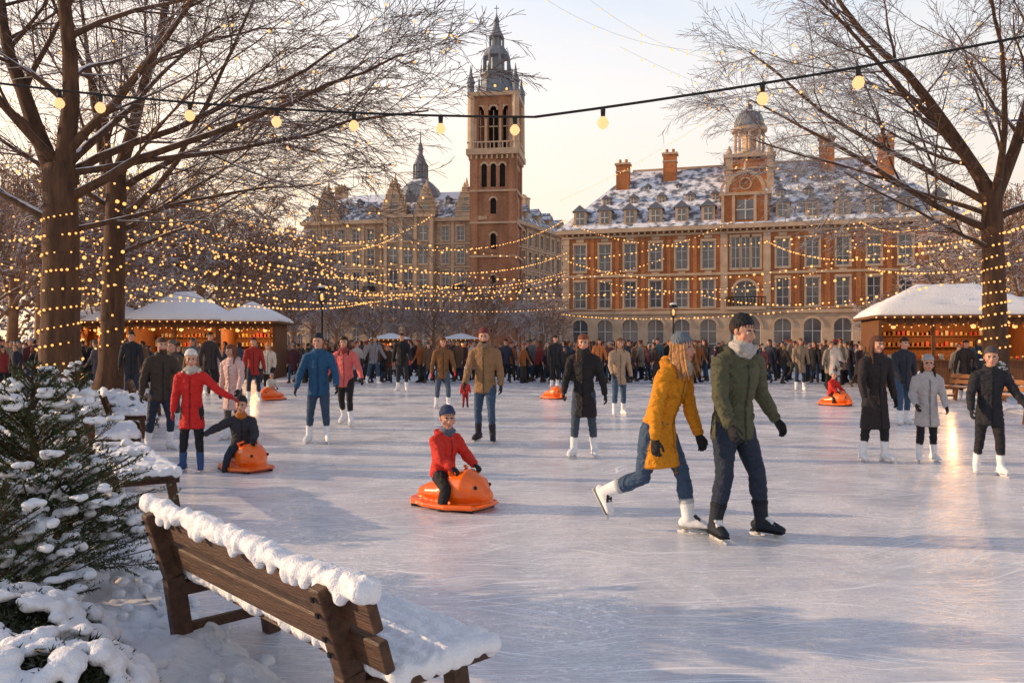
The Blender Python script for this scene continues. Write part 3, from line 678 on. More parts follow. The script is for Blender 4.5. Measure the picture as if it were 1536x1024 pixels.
CFG=dict(max=4,seg=[8,9,7,5,3],wob=[.03,.075,.10,.11,.10],grav=[0,.015,-.01,-.03,-.035],k=[12,8,5,3,3],n=[0,10,12,9,0],t0=[0,.16,.08,.06,.1],
  ang=[(30,50),(25,55),(22,50),(20,48),(20,50)],lift=[.1,.08,.03,.0,0],lr=[.5,.56,.50,.42,.4],rr=[.6,.46,.5,.55,.5],flat=.75)
def big_tree(name,loc,seed,trunk,r0,limbs,cfg=CFG):
    tb=TB(seed,.0062); n=len(trunk)
    pts=[];rd=[]
    for i in range(n-1):
        for k in range(4):
            t=k/4; p=Vector(trunk[i]).lerp(Vector(trunk[i+1]),t); pts.append(tuple(p)); z=p.z; rd.append(r0*(1+.45*math.exp(-z/.35))*(1-.035*z)*(1+.04*math.sin(z*5)))
    pts.append(trunk[-1]); rd.append(rd[-1]*.9); tb.tube(pts,rd,16)
    for (st,d,L,r) in limbs: tb.grow(st,d,L,r,1,cfg)
    me=tb.mesh(name,[M_BARK,M_TWIG]); o=mkobj(name,me,None,loc); return o,tb
t1=Vector((-10.35,18.2,0))
l1=[((0,0,5.0),(-.30,.1,1),8,.25),((.05,0,5.2),(.22,-.1,1),9,.26),((.0,0,4.3),(-.95,-.1,.55),6.0,.12),((.1,0,4.9),(1,-.1,.45),8.5,.12),((.05,0,5.4),(.85,.4,.7),8.5,.12),
    ((0,.1,5.6),(.1,.8,.8),7,.12),((0,0,5.7),(-.4,-.8,.8),7,.12),((.1,0,5.9),(.9,-.35,.62),8.5,.12),((.1,0,4.2),(.95,.4,.32),6,.08),((.1,0,5.5),(1,.1,.25),8.5,.09)]
tree1,tb1=big_tree('bare_tree',t1,11,[(0,0,-.1),(.02,0,1.5),(.05,0,3),(.03,0,4.6),(.05,0,5.7)],.44,l1)
t2=Vector((-13.4,26.5,0))
l2=[((0.2,0,7.0),(.30,-.1,1),9,.25),((.15,0,6.6),(-.5,.1,1),8,.2),((.1,0,5.6),(1,-.2,.55),9.5,.13),((.1,0,6.6),(.9,.2,.75),10,.13),((0.1,0,6.8),(.3,-.8,.8),8,.13),((0,0,6.2),(-.9,-.2,.6),7,.12),((0,0,5.2),(.8,.5,.45),7,.10),((.1,0,4.5),(.95,-.3,.32),6.5,.08)]
tree2,tb2=big_tree('bare_tree',t2,23,[(0,0,-.1),(.1,0,2),(.15,0,4),(.2,0,5.8),(.25,0,7.2)],.40,l2)
t3=Vector((15.4,25.3,0))
l3=[((-.1,0,6.0),(-.42,.0,1),9,.25),((-.1,0,6.2),(.42,.1,1),8,.24),((-.1,0,5.2),(-1,-.1,.45),9,.13),((-.1,0,6.0),(-.95,.25,.65),9.5,.13),((-.1,0,6.3),(-.4,-.8,.8),8,.13),((-.1,0,5.6),(.9,-.2,.6),7,.13),((-.1,0,4.6),(-.9,-.35,.32),6,.08),((-.1,0,6.5),(-.9,-.3,.85),9.5,.14),((-.1,0,5.7),(-1,.2,.28),8,.09)]
tree3,tb3=big_tree('bare_tree',t3,37,[(0,0,-.1),(-.05,0,2),(-.1,0,4),(-.15,0,5.5),(-.15,0,6.7)],.38,l3)
print('trees',time.time()-T0)
CF2=dict(CFG,k=[8,5,4,3,3],n=[0,8,9,8,0],lift=[.1,.16,.1,.05,0],grav=[0,.03,0,-.015,-.02])
bg=[];bgt=[]
for sd in range(4):
    tb=TB(100+sd,.017); tb.tube([(0,0,-.1),(.05,0,1.5),(0,.05,3.2),(0,0,4.6)],[.30,.24,.20,.16],8)
    for k in range(9):
        a=k*2.4; tb.grow((0,0,2.4+.27*k),(math.cos(a),math.sin(a),.75+.06*k),5.2,.10,1,CF2)
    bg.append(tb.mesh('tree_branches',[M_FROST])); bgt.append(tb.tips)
rt=random.Random(5)
spots=[(20,44,1.25),(110,50,1.3),(215,46,1.1),(300,55,1.35),(385,62,1.2),(440,72,1.15),(60,66,1.6),(190,72,1.7),(330,80,1.7),(-60,55,1.4),(470,82,1.1),(150,38,.85),(-20,36,1.0),(880,92,1.25),(935,100,1.2),
  (1475,50,1.05),(1530,44,.95),(1420,56,.75),(1580,54,1.2),(740,62,.72),(650,66,.66),(560,66,.65),(815,68,.62),(505,60,.62),(1340,52,.55),(700,84,.75),(420,50,.6),(-20,80,1.9),(90,90,2.0),(1560,75,1.6),(260,64,1.2),(610,74,.6),(775,74,.7)]
for i,(u,d,s) in enumerate(spots):
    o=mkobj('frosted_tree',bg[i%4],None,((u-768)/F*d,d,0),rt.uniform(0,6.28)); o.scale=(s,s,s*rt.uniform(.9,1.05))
for (x,y,s) in ((-30,5.0,.72),):  # unseen tree left of frame, added to cast streaky shade over the foreground
    o=mkobj('offscreen_shadow_tree',bg[int(-x)%4],None,(x,y,0),rt.uniform(0,6)); o.scale=(s,s,s)
mb=MB(); rh=random.Random(8)
for x0,x1,y,hh in ((-110,-46,112,9.5),(36,95,96,4.5)):
    n=int((x1-x0)*hh*9)
    for i in range(n):
        x=rh.uniform(x0,x1); h=hh*(1+.35*noise.noise(Vector((x*.12,0,0)))); z=rh.uniform(0,h); yy=y+rh.uniform(-1.5,1.5); s=rh.uniform(.25,.65)
        d=Vector((rh.gauss(0,1),rh.gauss(0,1),rh.gauss(0,1))).normalized(); u_=d.orthogonal().normalized(); w_=d.cross(u_)
        c=Vector((x,yy,z)); mb.add([c-u_*s,c-w_*s*.5,c+u_*s,c+w_*s*.5],[(0,1,2,3)])
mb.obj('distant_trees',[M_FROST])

def fir(name,loc,h,w,seed,snow=True,nr=26):
    r=random.Random(seed); V=[];Fc=[]; blob=[]
    e=empty(name,loc); tr=MB(); tr.rev(0,0,[(h*.02+.012,0),(.006,h)],6,0)
    def needle(p,d,l):
        d=Vector(d).normalized(); x=d.cross(Vector((r.uniform(-1,1),r.uniform(-1,1),1))).normalized()*.0030*max(1,h); o=len(V)
        V.extend([tuple(p-x),tuple(p+x),tuple(p+d*l)]); Fc.append((o,o+1,o+2))
    for i in range(nr):
        t=(i+.5)/nr; z=h*(.05+.93*t); R=w*(1-t)**.8+.04; nb=int(6+7*(1-t))
        for b in range(nb):
            a=r.uniform(0,6.28); L=R*r.uniform(.6,1.15); d=Vector((math.cos(a),math.sin(a),.30+.7*t+r.uniform(-.25,.2))); z_=z+r.uniform(-.02,.02)
            p=Vector((0,0,z_)); q=p+d.normalized()*L*1.08; tr.beam(p,q,.007,.007,0)
            subs=[(p,q,L)]
            for k in range(int(4+5*(1-t))):
                f=r.uniform(.25,.95); sa=a+r.choice((-1,1))*r.uniform(.4,.9); m_=p.lerp(q,f); l2=L*.42*(1.1-f*.6)
                subs.append((m_,m_+Vector((math.cos(sa),math.sin(sa),d.z*.8+r.uniform(-.2,.2)))*l2,l2))
            for p0,p1,l_ in subs:
                dd=(p1-p0).normalized(); nn=int(l_/.0045)
                for k in range(min(nn,95)):
                    c=p0.lerp(p1,(k+r.random())/nn); ax=Vector((r.gauss(0,1),r.gauss(0,1),r.gauss(0,1))); needle(c,dd*.8+ax.normalized()*.8,.024*max(1,h*.8))
                if snow and l_>.07 and noise.noise(Vector((p0.x*3.5+seed,p0.y*3.5,p0.z*4)))>.03 and r.random()<.42:
                    f=r.uniform(.5,.9); c=p0.lerp(p1,f)
                    for k in range(4): blob.append((tuple(c+Vector((r.uniform(-.03,.03),r.uniform(-.03,.03),.012+r.uniform(0,.01)))),(.022+.02*r.random(),.022+.02*r.random(),.012+.014*r.random())))
    tr.obj('trunk',[M_BARK],e); mb=MB(); mb.v=V;mb.f=Fc;mb.m=[0]*len(Fc); mb.obj('needles',[M_FIR],e)
    if snow and blob: blobs('snow_clumps',blob,.008 if h<1.6 else .02,M_SNOW,e,.006)
fir('fir_tree',(-2.98,4.95,.03),1.45,.80,3)
fir('fir_tree',(-2.85,4.30,.02),.85,.56,4,nr=18)
fir('fir_tree',(-6.9,12.6,.02),1.35,.55,5,nr=18)
fir('fir_tree',(-7.9,11.2,.02),1.7,.8,6,nr=20)
fir('fir_tree',(-4.9,7.0,.02),.95,.6,8,nr=18)
fir('fir_tree',(13.6,22.5,0),1.4,.6,9,nr=16)
def bush(loc,rx,ry,h,seed,vox=.014):
    r=random.Random(seed); e=empty('snowy_bush',loc); V=[];Fc=[];bl=[];tw=MB()
    for i in range(1800):
        a=r.uniform(0,6.28);q=math.sqrt(r.random()); x=math.cos(a)*q*rx;y=math.sin(a)*q*ry; z=h*math.sqrt(max(0,1-q*q*.95))*r.uniform(.35,1.05)
        p=Vector((x,y,z)); d=Vector((x/rx+r.gauss(0,.4),y/ry+r.gauss(0,.4),.3+r.gauss(0,.4))).normalized()
        for k in range(5):
            dd=(d+Vector((r.gauss(0,.5),r.gauss(0,.5),r.gauss(0,.5)))).normalized(); ss=dd.orthogonal().normalized()*.006; o=len(V)
            V.extend([tuple(p-ss),tuple(p+ss),tuple(p+dd*.045)]);Fc.append((o,o+1,o+2))
    for i in range(int(560*rx*ry/.3)):
        a=r.uniform(0,6.28);q=math.sqrt(r.random())*.97; x=math.cos(a)*q*rx;y=math.sin(a)*q*ry; z=h*math.sqrt(max(0,1-q*q*.95))*(1+.18*noise.noise(Vector((x*6,y*6,seed+3))))
        s=r.uniform(.02,.06)
        if noise.noise(Vector((x*5,y*5,seed)))>-.25: bl.append(((x,y,z+.01),(s,s*r.uniform(.7,1.2),s*.65)))
    for i in range(40):
        a=r.uniform(0,6.28); tw.beam((0,0,0),(math.cos(a)*rx*.85,math.sin(a)*ry*.85,h*r.uniform(.3,.75)),.006,.006,0)
    tw.obj('twigs',[M_BARK],e)
    mb=MB(); mb.v=V;mb.f=Fc;mb.m=[0]*len(Fc); mb.obj('leaves',[M_LEAF],e); blobs('snow_clumps',bl,vox,M_SNOW,e,.012)
bush((-1.88,3.12,-.02),.48,.45,.44,1,.0095); bush((-2.45,3.75,-.02),.55,.5,.42,2,.010); bush((-3.6,5.6,0),.6,.5,.42,3); bush((-4.6,7.6,0),.6,.7,.45,4); bush((-7.4,14.5,0),.9,.9,.7,5,.03); bush((-9.3,15.5,0),1.4,1.2,.9,6,.04)
bush((-2.75,3.2,-.02),.5,.4,.36,7,.0105)
print('plants',time.time()-T0)

# ---------------------------------------------------------------- right building
RBD=empty('brick_mansion',(4.8,74,0),math.atan2(-9,31.7))
W=32.95;D=13
xl=[1.55+2.3*i for i in range(6)]; xr=[19.3+2.42*i for i in range(6)]
mats=[M_BRICK,M_GLASS,M_FRAME,M_STONE,M_SLATE,M_DARK]
mb=MB(); ops=[]
for x in xl+xr:
    ops+= [(x-.54,x+.54,4.95,7.35),(x-.54,x+.54,8.35,10.75)]
ops+=[(15.0,15.75,8.3,11.0),(15.85,16.6,8.3,11.0),(16.7,17.45,8.3,11.0)]
ops+=[(15.2,17.2,4.9,7.2,True)]
facade(mb,0,W,4.5,12,ops,0,1,2,trim=3)
og=[(x-.75,x+.75,.6,3.9,True) for x in xl+xr]+[(14.9,17.5,0,4.3,True)]
facade(mb,0,W,0,4.5,og,3,1,2,trim=3,bars=(1,2))
mb.T=Matrix.Translation((0,D,0))@Matrix.Rotation(-math.pi/2,4,'Z')
facade(mb,0,D,0,12,[(x-.55,x+.55,a,b) for x in (2,4.6,7.2,9.8) for a,b in ((1,3.6),(4.95,7.35),(8.35,10.75))],0,1,2,trim=3)
mb.T=Matrix.Translation((W,0,0))@Matrix.Rotation(math.pi/2,4,'Z')
facade(mb,0,D,0,12,[(x-.55,x+.55,a,b) for x in (2,4.6,7.2,9.8) for a,b in ((1,3.6),(4.95,7.35),(8.35,10.75))],0,1,2,trim=3)
mb.T=Matrix(); mb.box(0,W,D-.1,D,0,12,0)
mb.obj('walls_and_windows',mats,RBD)
mb=MB()
for z,h,p in ((4.35,.3,.22),(7.75,.22,.12),(11.35,.2,.15),(11.75,.35,.55),(4.75,.1,.12)):
    mb.box(-p,W+p,-p,-.003,z,z+h,3)
    mb.box(-p,-.003,0,D,z,z+h,3); mb.box(W+.003,W+p,0,D,z,z+h,3)
x=.3
while x<W: mb.box(x,x+.16,-.40,-.16,11.55,11.74,3); x+=.55
for x in [.25,14.4,18.0,W-.25]+[a+1.15 for a in xl[:-1]]+[a+1.21 for a in xr[:-1]]:
    w=.3 if x in (.25,14.4,18.0,W-.25) else .17
    mb.box(x-w,x+w,-.1,-.004,4.66,7.74,3 if w>.2 else 0); mb.box(x-w,x+w,-.1,-.004,7.98,11.34,3 if w>.2 else 0)
for x in xl+xr:
    mb.box(x-.34,x+.34,-.07,-.003,11.02,11.3,3); mb.box(x-.3,x+.3,-.06,-.003,7.98,8.14,3)
for k in range(9):
    for xx in (0,W): mb.box(xx-.12 if xx==0 else xx-.55,xx+.55 if xx==0 else xx+.12,-.13,-.101,4.8+k*.75,5.15+k*.75,3)
mb.box(14.5,17.9,-.5,-.14,4.66,4.95,3); 
for k in range(12): mb.box(14.6+k*.29,14.68+k*.29,-.48,-.40,4.95,5.7,5)
mb.box(14.5,17.9,-.5,-.38,5.7,5.78,5)
mb.obj('stone_trim',mats,RBD)
mb=MB()
mb.box(14.2,18.2,-.35,3,12.12,14.6,0); mb.box(14.0,18.4,-.5,3,14.6,14.85,3)
mb.box(15.5,16.9,-.42,-.36,12.5,14.2,1)
for x in (14.3,15.2,17.0,17.9): mb.box(x-.12,x+.12,-.47,-.352,12.12,14.6,3)
mb.box(16.15,16.25,-.46,-.43,12.5,14.2,2); mb.box(15.4,17,-.46,-.425,13.3,13.38,2)
n=14; P=[]
for k in range(n+1):
    a=math.pi*k/n; P.append((16.2-1.5*math.cos(a),1.75*math.sin(a)+14.85))
V=[(p[0],-.35,p[1]) for p in P]+[(p[0],1.5,p[1]) for p in P]
mb.add(V,[tuple(range(n+1)),tuple(range(2*n+1,n,-1))]+[(k,k+n+1,k+n+2,k+1) for k in range(n)],0)
for k in range(n):
    a0=math.pi*k/n;a1=math.pi*(k+1)/n
    mb.beam((16.2-1.55*math.cos(a0),-.3,14.9+1.8*math.sin(a0)),(16.2-1.55*math.cos(a1),-.3,14.9+1.8*math.sin(a1)),.3,.2,3,(0,1,0))
for k in range(12):
    a0=math.pi*k/6;a1=math.pi*(k+1)/6
    mb.beam((16.2-.5*math.cos(a0),-.4,15.6+.5*math.sin(a0)),(16.2-.5*math.cos(a1),-.4,15.6+.5*math.sin(a1)),.1,.12,3,(0,1,0))
for s in (-1,1): 
    for k in range(6):
        a=k*.26; mb.beam((16.2+s*(1.6+.42*math.sin(a)),-.3,14.9+.9*math.cos(a)),(16.2+s*(1.6+.42*math.sin(a+.26)),-.3,14.9+.9*math.cos(a+.26)),.22,.15,3,(0,1,0))
mb.rev(16.2,-.1,[(.18,16.7),(.25,16.9),(.1,17.1),(.14,17.3),(.02,17.7)],8,3)
mb.obj('frontispiece',mats,RBD)
mb=MB(); OV=.55; rz_=12.12; RH=6.6; ins=5.6
V=[(-OV,-OV,rz_),(W+OV,-OV,rz_),(W+OV,D+OV,rz_),(-OV,D+OV,rz_),(ins,D/2,rz_+RH),(W-ins,D/2,rz_+RH)]
mb.add(V,[(0,1,5,4),(1,2,5),(2,3,4,5),(3,0,4),(3,2,1,0)],4)
mb.beam((ins,D/2,rz_+RH),(W-ins,D/2,rz_+RH),.25,.2,3)
sl_=RH/(D/2+OV)
for i,x in enumerate(xl+xr): dormer(mb,x,-.05,12.14+.35,1.15,1.35,2.2,3,4,1,2)
for i,x in enumerate([3.6,6.2,8.8,11.4,13.6,19.2,21.6,24.1,26.6,29.0]):
    y=2.35; dormer(mb,x,y,12.1+sl_*(y+OV)-.1,.7,.65,1.4,3,4,1,2)
for i,x in enumerate([7.4,10.2,20.6,23.2,25.6]):
    y=4.0; dormer(mb,x,y,12.1+sl_*(y+OV)-.1,.45,.4,1.0,4,4,1,2)
mb.obj('roof',mats,RBD)
mb=MB()
for x,y,ht in ((4.9,4.6,18.9),(9.3,5.4,19.8),(23.4,5.6,20.4),(28.2,4.6,19.9)):
    mb.box(x-.62,x+.62,y-.5,y+.5,14,ht,0); mb.box(x-.75,x+.75,y-.63,y+.63,ht,ht+.18,3); mb.box(x-.68,x+.68,y-.56,y+.56,ht-.7,ht-.58,3)
    for q in (-.3,.3): mb.rev(x+q,y,[(.16,ht+.18),(.13,ht+.6)],8,0)
mb.obj('chimneys',mats,RBD)
mb=MB(); cx,cy=16.6,D/2-1; zo=-1.3
mb.box(cx-2.0,cx+2.0,cy-2,cy+2,14.5,19.9+zo,0)
for s in (-1,1):
    for t in (-1,1): mb.box(cx+s*1.8-.3,cx+s*1.8+.3,cy+t*1.8-.3,cy+t*1.8+.3,15,20.05+zo,3); mb.rev(cx+s*1.8,cy+t*1.8,[(.2,20.4+zo),(.3,20.65+zo),(.05,21.2+zo)],8,3)
mb.box(cx-.6,cx+.6,cy-2.05,cy-2.003,16.6+zo,18.6+zo,1); mb.box(cx-2.3,cx+2.3,cy-2.3,cy+2.3,20.06+zo,20.38+zo,3); mb.box(cx-2.25,cx+2.25,cy-2.25,cy+2.25,18.95+zo,19.1+zo,3)
mb.rev(cx,cy,[(1.5,20.38+zo),(1.5,20.8+zo),(.7,20.8+zo),(.7,22.9+zo)],8,3,math.pi/8)
for k in range(8):
    a=2*math.pi*k/8; mb.rev(cx+1.25*math.cos(a),cy+1.25*math.sin(a),[(.17,20.8+zo),(.13,21+zo),(.13,22.6+zo),(.19,22.8+zo)],8,3)
mb.rev(cx,cy,[(1.6,22.8+zo),(1.65,23.1+zo),(1.4,23.15+zo)],16,3)
mb.obj('cupola_base',mats,RBD)
mb=MB(); mb.rev(cx,cy,[(r,z+zo) for r,z in [(1.38,23.15),(1.42,23.5),(1.3,24.0),(1.0,24.5),(.55,24.8),(.3,24.9),(.28,25.2),(.34,25.25),(.12,25.5),(.05,26.0)]],20,0); mb.obj('cupola_dome',[M_LEAD],RBD,True)

# ---------------------------------------------------------------- left building & bell tower
def stonewing(name,p0,p1,depth,pav=None,spacing=1.85):
    ang=math.atan2(p1[1]-p0[1],p1[0]-p0[0]); W=math.hypot(p1[0]-p0[0],p1[1]-p0[1]); E=empty(name,(p0[0],p0[1],0),ang)
    n=int(W/spacing); xs=[W*(i+.5)/n for i in range(n)]; M=[M_BEIGE,M_GLASS,M_FRAME,M_STONE,M_SLATE,M_DARK]
    mb=MB()
    rows=((.5,3.6,True),(4.9,7.3,False),(8.2,10.6,False),(11.4,13.4,False),(14.2,15.9,False))
    def mk(xs): return [(x-.46,x+.46,a,b,ar) for x in xs for a,b,ar in rows]
    facade(mb,0,W,0,16.8,mk(xs),0,1,2,trim=3,bars=(1,2))
    for T,w in ((Matrix.Translation((0,depth,0))@Matrix.Rotation(-math.pi/2,4,'Z'),depth),(Matrix.Translation((W,0,0))@Matrix.Rotation(math.pi/2,4,'Z'),depth)):
        mb.T=T; k=int(w/2.2); facade(mb,0,w,0,16.8,mk([w*(i+.5)/k for i in range(k)]),0,1,2,trim=3)
    mb.T=Matrix(); mb.box(0,W,depth-.1,depth,0,16.8,0)
    mb.obj('walls_and_windows',M,E)
    mb=MB()
    for z,h,p in ((4.2,.35,.3),(7.75,.2,.15),(10.9,.2,.15),(13.7,.2,.2),(16.5,.45,.55)):
        mb.box(-p,W+p,-p,-.003,z,z+h,3); mb.box(-p,-.003,0,depth,z,z+h,3); mb.box(W+.003,W+p,0,depth,z,z+h,3)
    for i in range(0,n+1,2):
        x=W*i/n; mb.box(x-.16,x+.16,-.14,-.004,4.56,16.49,3)
    for i in range(1,n,3):
        x=xs[i]; mb.box(x-.8,x+.8,-.6,-.16,7.96,8.1,3); mb.box(x-.8,x+.8,-.6,-.54,8.1,8.75,5)
    mb.obj('stone_trim',M,E)
    mb=MB(); o=.4; z=16.96; a=2.0; h1=2.6; h2=4.4
    R0=[(-o,-o,z),(W+o,-o,z),(W+o,depth+o,z),(-o,depth+o,z)]; R1=[(a*.6,a,z+h1),(W-a*.6,a,z+h1),(W-a*.6,depth-a,z+h1),(a*.6,depth-a,z+h1)]; R2=[(4.5,depth/2,z+h2),(W-4.5,depth/2,z+h2)]
    mb.add(R0+R1+R2,[(0,1,5,4),(1,2,6,5),(2,3,7,6),(3,0,4,7),(4,5,9,8),(5,6,9),(6,7,8,9),(7,4,8),(3,2,1,0)],4)
    for i,x in enumerate(xs):
        if pav and abs(x-pav)<3.6: continue
        if i%2==0: dormer(mb,x,.25,z+.1,1.15,1.5,2,3,4,1,2)
        else: dormer(mb,x,1.35,z+1.9,.7,.7,1.6,4,4,1,2)
    mb.obj('roof',M,E)
    mb=MB()
    k=max(2,int(W/6))
    for i in range(k):
        x=2+(W-4)*i/(k-1)
        if pav and abs(x-pav)<3: continue
        mb.box(x-.75,x+.75,depth/2-.5,depth/2+.5,z+1,z+5.4,0); mb.box(x-.85,x+.85,depth/2-.6,depth/2+.6,z+5.4,z+5.6,3)
        for q in (-.4,0,.4): mb.rev(x+q,depth/2,[(.15,z+5.6),(.12,z+6.0)],6,3)
    mb.obj('chimneys',M,E)
    return E,W,M
E,Wl,M=stonewing('town_hall',(-25.9,100),(-3.4,95.5),13,13.6)
def stepgable(mb,x,z,w,h,y,mi,mt):
    n=6
    for i in range(n):
        ww=w*(1-i/n)**.8; z0=z+h*i/n; mb.box(x-ww/2,x+ww/2,y,y+1.4,z0,z0+h/n,mi)
        mb.box(x-ww/2-.1,x+ww/2+.1,y-.08,y+1.48,z0+h/n,z0+h/n+.1,mt)
        for s in (-1,1): mb.rev(x+s*(ww/2-.12),y+.3,[(.12,z0+h/n+.1),(.17,z0+h/n+.35),(.02,z0+h/n+.8)],6,mt)
    mb.box(x-w*.16,x+w*.16,y-.05,y-.004,z+.5,z+h*.42,1); mb.box(x-w*.07,x+w*.07,y-.05,y-.004,z+h*.52,z+h*.7,1)
    mb.rev(x,y+.7,[(.15,z+h+.1),(.25,z+h+.4),(.03,z+h+1.4)],8,mt)
mb=MB(); 
mb.box(10.6,17.0,-.9,-.61,0,17.0,0)
for x in (10.9,12.9,14.7,16.7): mb.box(x-.2,x+.2,-1.06,-.903,0,17.2,3)
for x in (11.9,13.8,15.7):
    for a,b in ((.5,3.6),(4.9,7.3),(8.2,10.6),(11.4,13.4),(14.2,15.9)): mb.box(x-.45,x+.45,-.96,-.904,a,b,1); mb.box(x-.04,x+.04,-1.0,-.965,a,b,2); mb.box(x-.45,x+.45,-1.0,-.966,(a+b)/2-.04,(a+b)/2+.04,2); mb.box(x-.6,x+.6,-1.05,-.904,a-.2,a-.01,3)
mb.box(10.4,17.2,-1.2,-.9,17.0,17.3,3)
stepgable(mb,11.9,17.3,3.2,3.8,-.9,0,3); stepgable(mb,15.9,17.3,2.6,3.0,-.9,0,3); stepgable(mb,3.0,17.0,3.4,3.6,-.5,0,3); stepgable(mb,20.8,17.0,2.6,3.4,-.5,0,3)
mb.obj('gabled_pavilion',M,E)
mb=MB(); cx,cy=13.6,4.5
mb.rev(cx,cy,[(3.0,18.5),(2.9,20.3),(2.4,21.4),(1.6,22.2),(1.0,22.6)],8,0,math.pi/8)
mb.rev(cx,cy,[(1.0,22.6),(1.1,22.8),(.8,22.8),(.75,24.4),(.95,24.5),(.7,25.0),(.4,25.7),(.3,25.9),(.3,26.4),(.4,26.5),(.1,27.5),(.03,29)],8,0,math.pi/8)
for k in range(8):
    a=math.pi/4*k; mb.rev(cx+.92*math.cos(a),cy+.92*math.sin(a),[(.11,22.7),(.11,24.5)],6,0)
mb.obj('cupola',[M_LEAD],E)
E2,_,_=stonewing('town_hall_wing',(.2,97.5),(7.6,113),11,None)

TW=empty('bell_tower',at(745,517,97.5)-Vector((0,0,1.6)),rad(-8)); M=[M_TBRICK,M_GLASS,M_FRAME,M_STONE,M_LEAD,M_DARK]
mb=MB(); q=2.6
for k in range(4):
    mb.T=Matrix.Rotation(k*math.pi/2,4,'Z')@Matrix.Translation((-q,-q,0))
    facade(mb,0,2*q,0,24.2,[(q-.35,q+.35,z,z+1.9,True) for z in (3,8,13,17.2)]+[(q+o_-.33,q+o_+.33,20.4,23.2,True) for o_ in (-1.1,0,1.1)],0,5,5,trim=3,bars=(0,0))
    for x in (.3,2*q-.3): mb.box(x-.42,x+.42,-.22,-.004,0,24.2,0)
    for z in (12,16,19.8): mb.box(-.3,2*q+.3,-.3,-.222,z,z+.25,3)
    mb.T=Matrix.Rotation(k*math.pi/2,4,'Z')
    for x in (-q+.35,-q/3,q/3,q-.35):
        w=.5 if abs(x)>1.5 else .24; mb.box(x-w,x+w,-q-.05,-q+.75,25.0,30.9,0)
        mb.box(x-w-.06,x+w+.06,-q-.12,-q-.052,28.6,28.8,3); mb.box(x-w*.5,x+w*.5,-q-.18,-q-.053,25.0,28.5,3)
    for x in (-q*.62,0,q*.62):
        for kk in range(6):
            a0=math.pi*kk/6;a1=math.pi*(kk+1)/6; mb.beam((x-.55*math.cos(a0),-q+.1,29.6+.62*math.sin(a0)),(x-.55*math.cos(a1),-q+.1,29.6+.62*math.sin(a1)),.3,.18,3,(0,1,0))
        mb.box(x-.55,x+.55,-q+.25,-q+.33,27.6,27.75,3); mb.box(x-.04,x+.04,-q+.26,-q+.32,25,29.6,3)
    mb.box(-q,q,-q,-q+.5,30.2,31.2,0)
    for kk in range(12): mb.box(-q-.25+kk*.5,-q-.13+kk*.5,-q-.5,-q-.38,24.9,25.6,3)
    mb.box(-q-.5,q+.5,-q-.52,-q-.36,25.6,25.75,3)
    for kk in range(9): mb.box(-q-.1+kk*.62,-q+.12+kk*.62,-q-.42,-q-.06,23.7,24.19,3)
mb.T=Matrix()
mb.box(-q-.6,q+.6,-q-.6,q+.6,24.2,24.9,3); mb.box(-1.3,1.3,-1.3,1.3,24.9,30.9,5); mb.box(-q-.45,q+.45,-q-.45,q+.45,31.2,31.65,3)
for s in (-1,1):
    for t in (-1,1): mb.rev(s*(q+.1),t*(q+.1),[(.42,31.65),(.42,32.7),(.55,32.8),(.2,33.8),(.03,35.0)],8,4); mb.rev(s*(q+.05),t*(q+.05),[(.5,24.9),(.45,31.2)],8,3)
mb.obj('tower_shaft',M,TW)
mb=MB()
mb.rev(0,0,[(2.5,31.65),(2.4,32.3),(2.0,33.2),(1.9,34.2),(2.1,34.4),(2.1,34.6),(1.0,34.6),(1.0,36.6),(1.7,36.7),(1.65,36.95),(1.3,37.4),(1.05,37.9),(.6,37.9),(.6,39.0),(1.0,39.1),(.9,39.3),(.6,39.9),(.35,40.6),(.3,41.0),(.42,41.1),(.15,41.7),(.05,42.2),(.05,42.4)],8,0,math.pi/8)
for k in range(8):
    a=math.pi/4*k+math.pi/8; c,s=math.cos(a),math.sin(a)
    mb.rev(1.6*c,1.6*s,[(.14,34.6),(.14,36.7)],6,0); mb.rev(.86*c,.86*s,[(.09,37.9),(.09,39.1)],6,0); mb.rev(1.95*c,1.95*s,[(.1,34.6),(.1,35.1),(.02,35.6)],6,0)
    mb.rev(1.5*c,1.5*s,[(.08,36.9),(.02,37.7)],6,0); mb.rev(2.2*c,2.2*s,[(.12,32.6),(.12,33.3),(.02,34.2)],6,0)
mb.box(-.04,.04,-.04,.04,42.3,43.1,0); mb.box(-.3,.3,-.03,.03,42.7,42.78,0)
mb.obj('spire',[M_LEAD],TW)
E3,_,_=stonewing('distant_apartment_house',(-47,128),(-29.5,122),12,None,2.3)
E3.scale=(1,1,.92)
print('buildings',time.time()-T0)

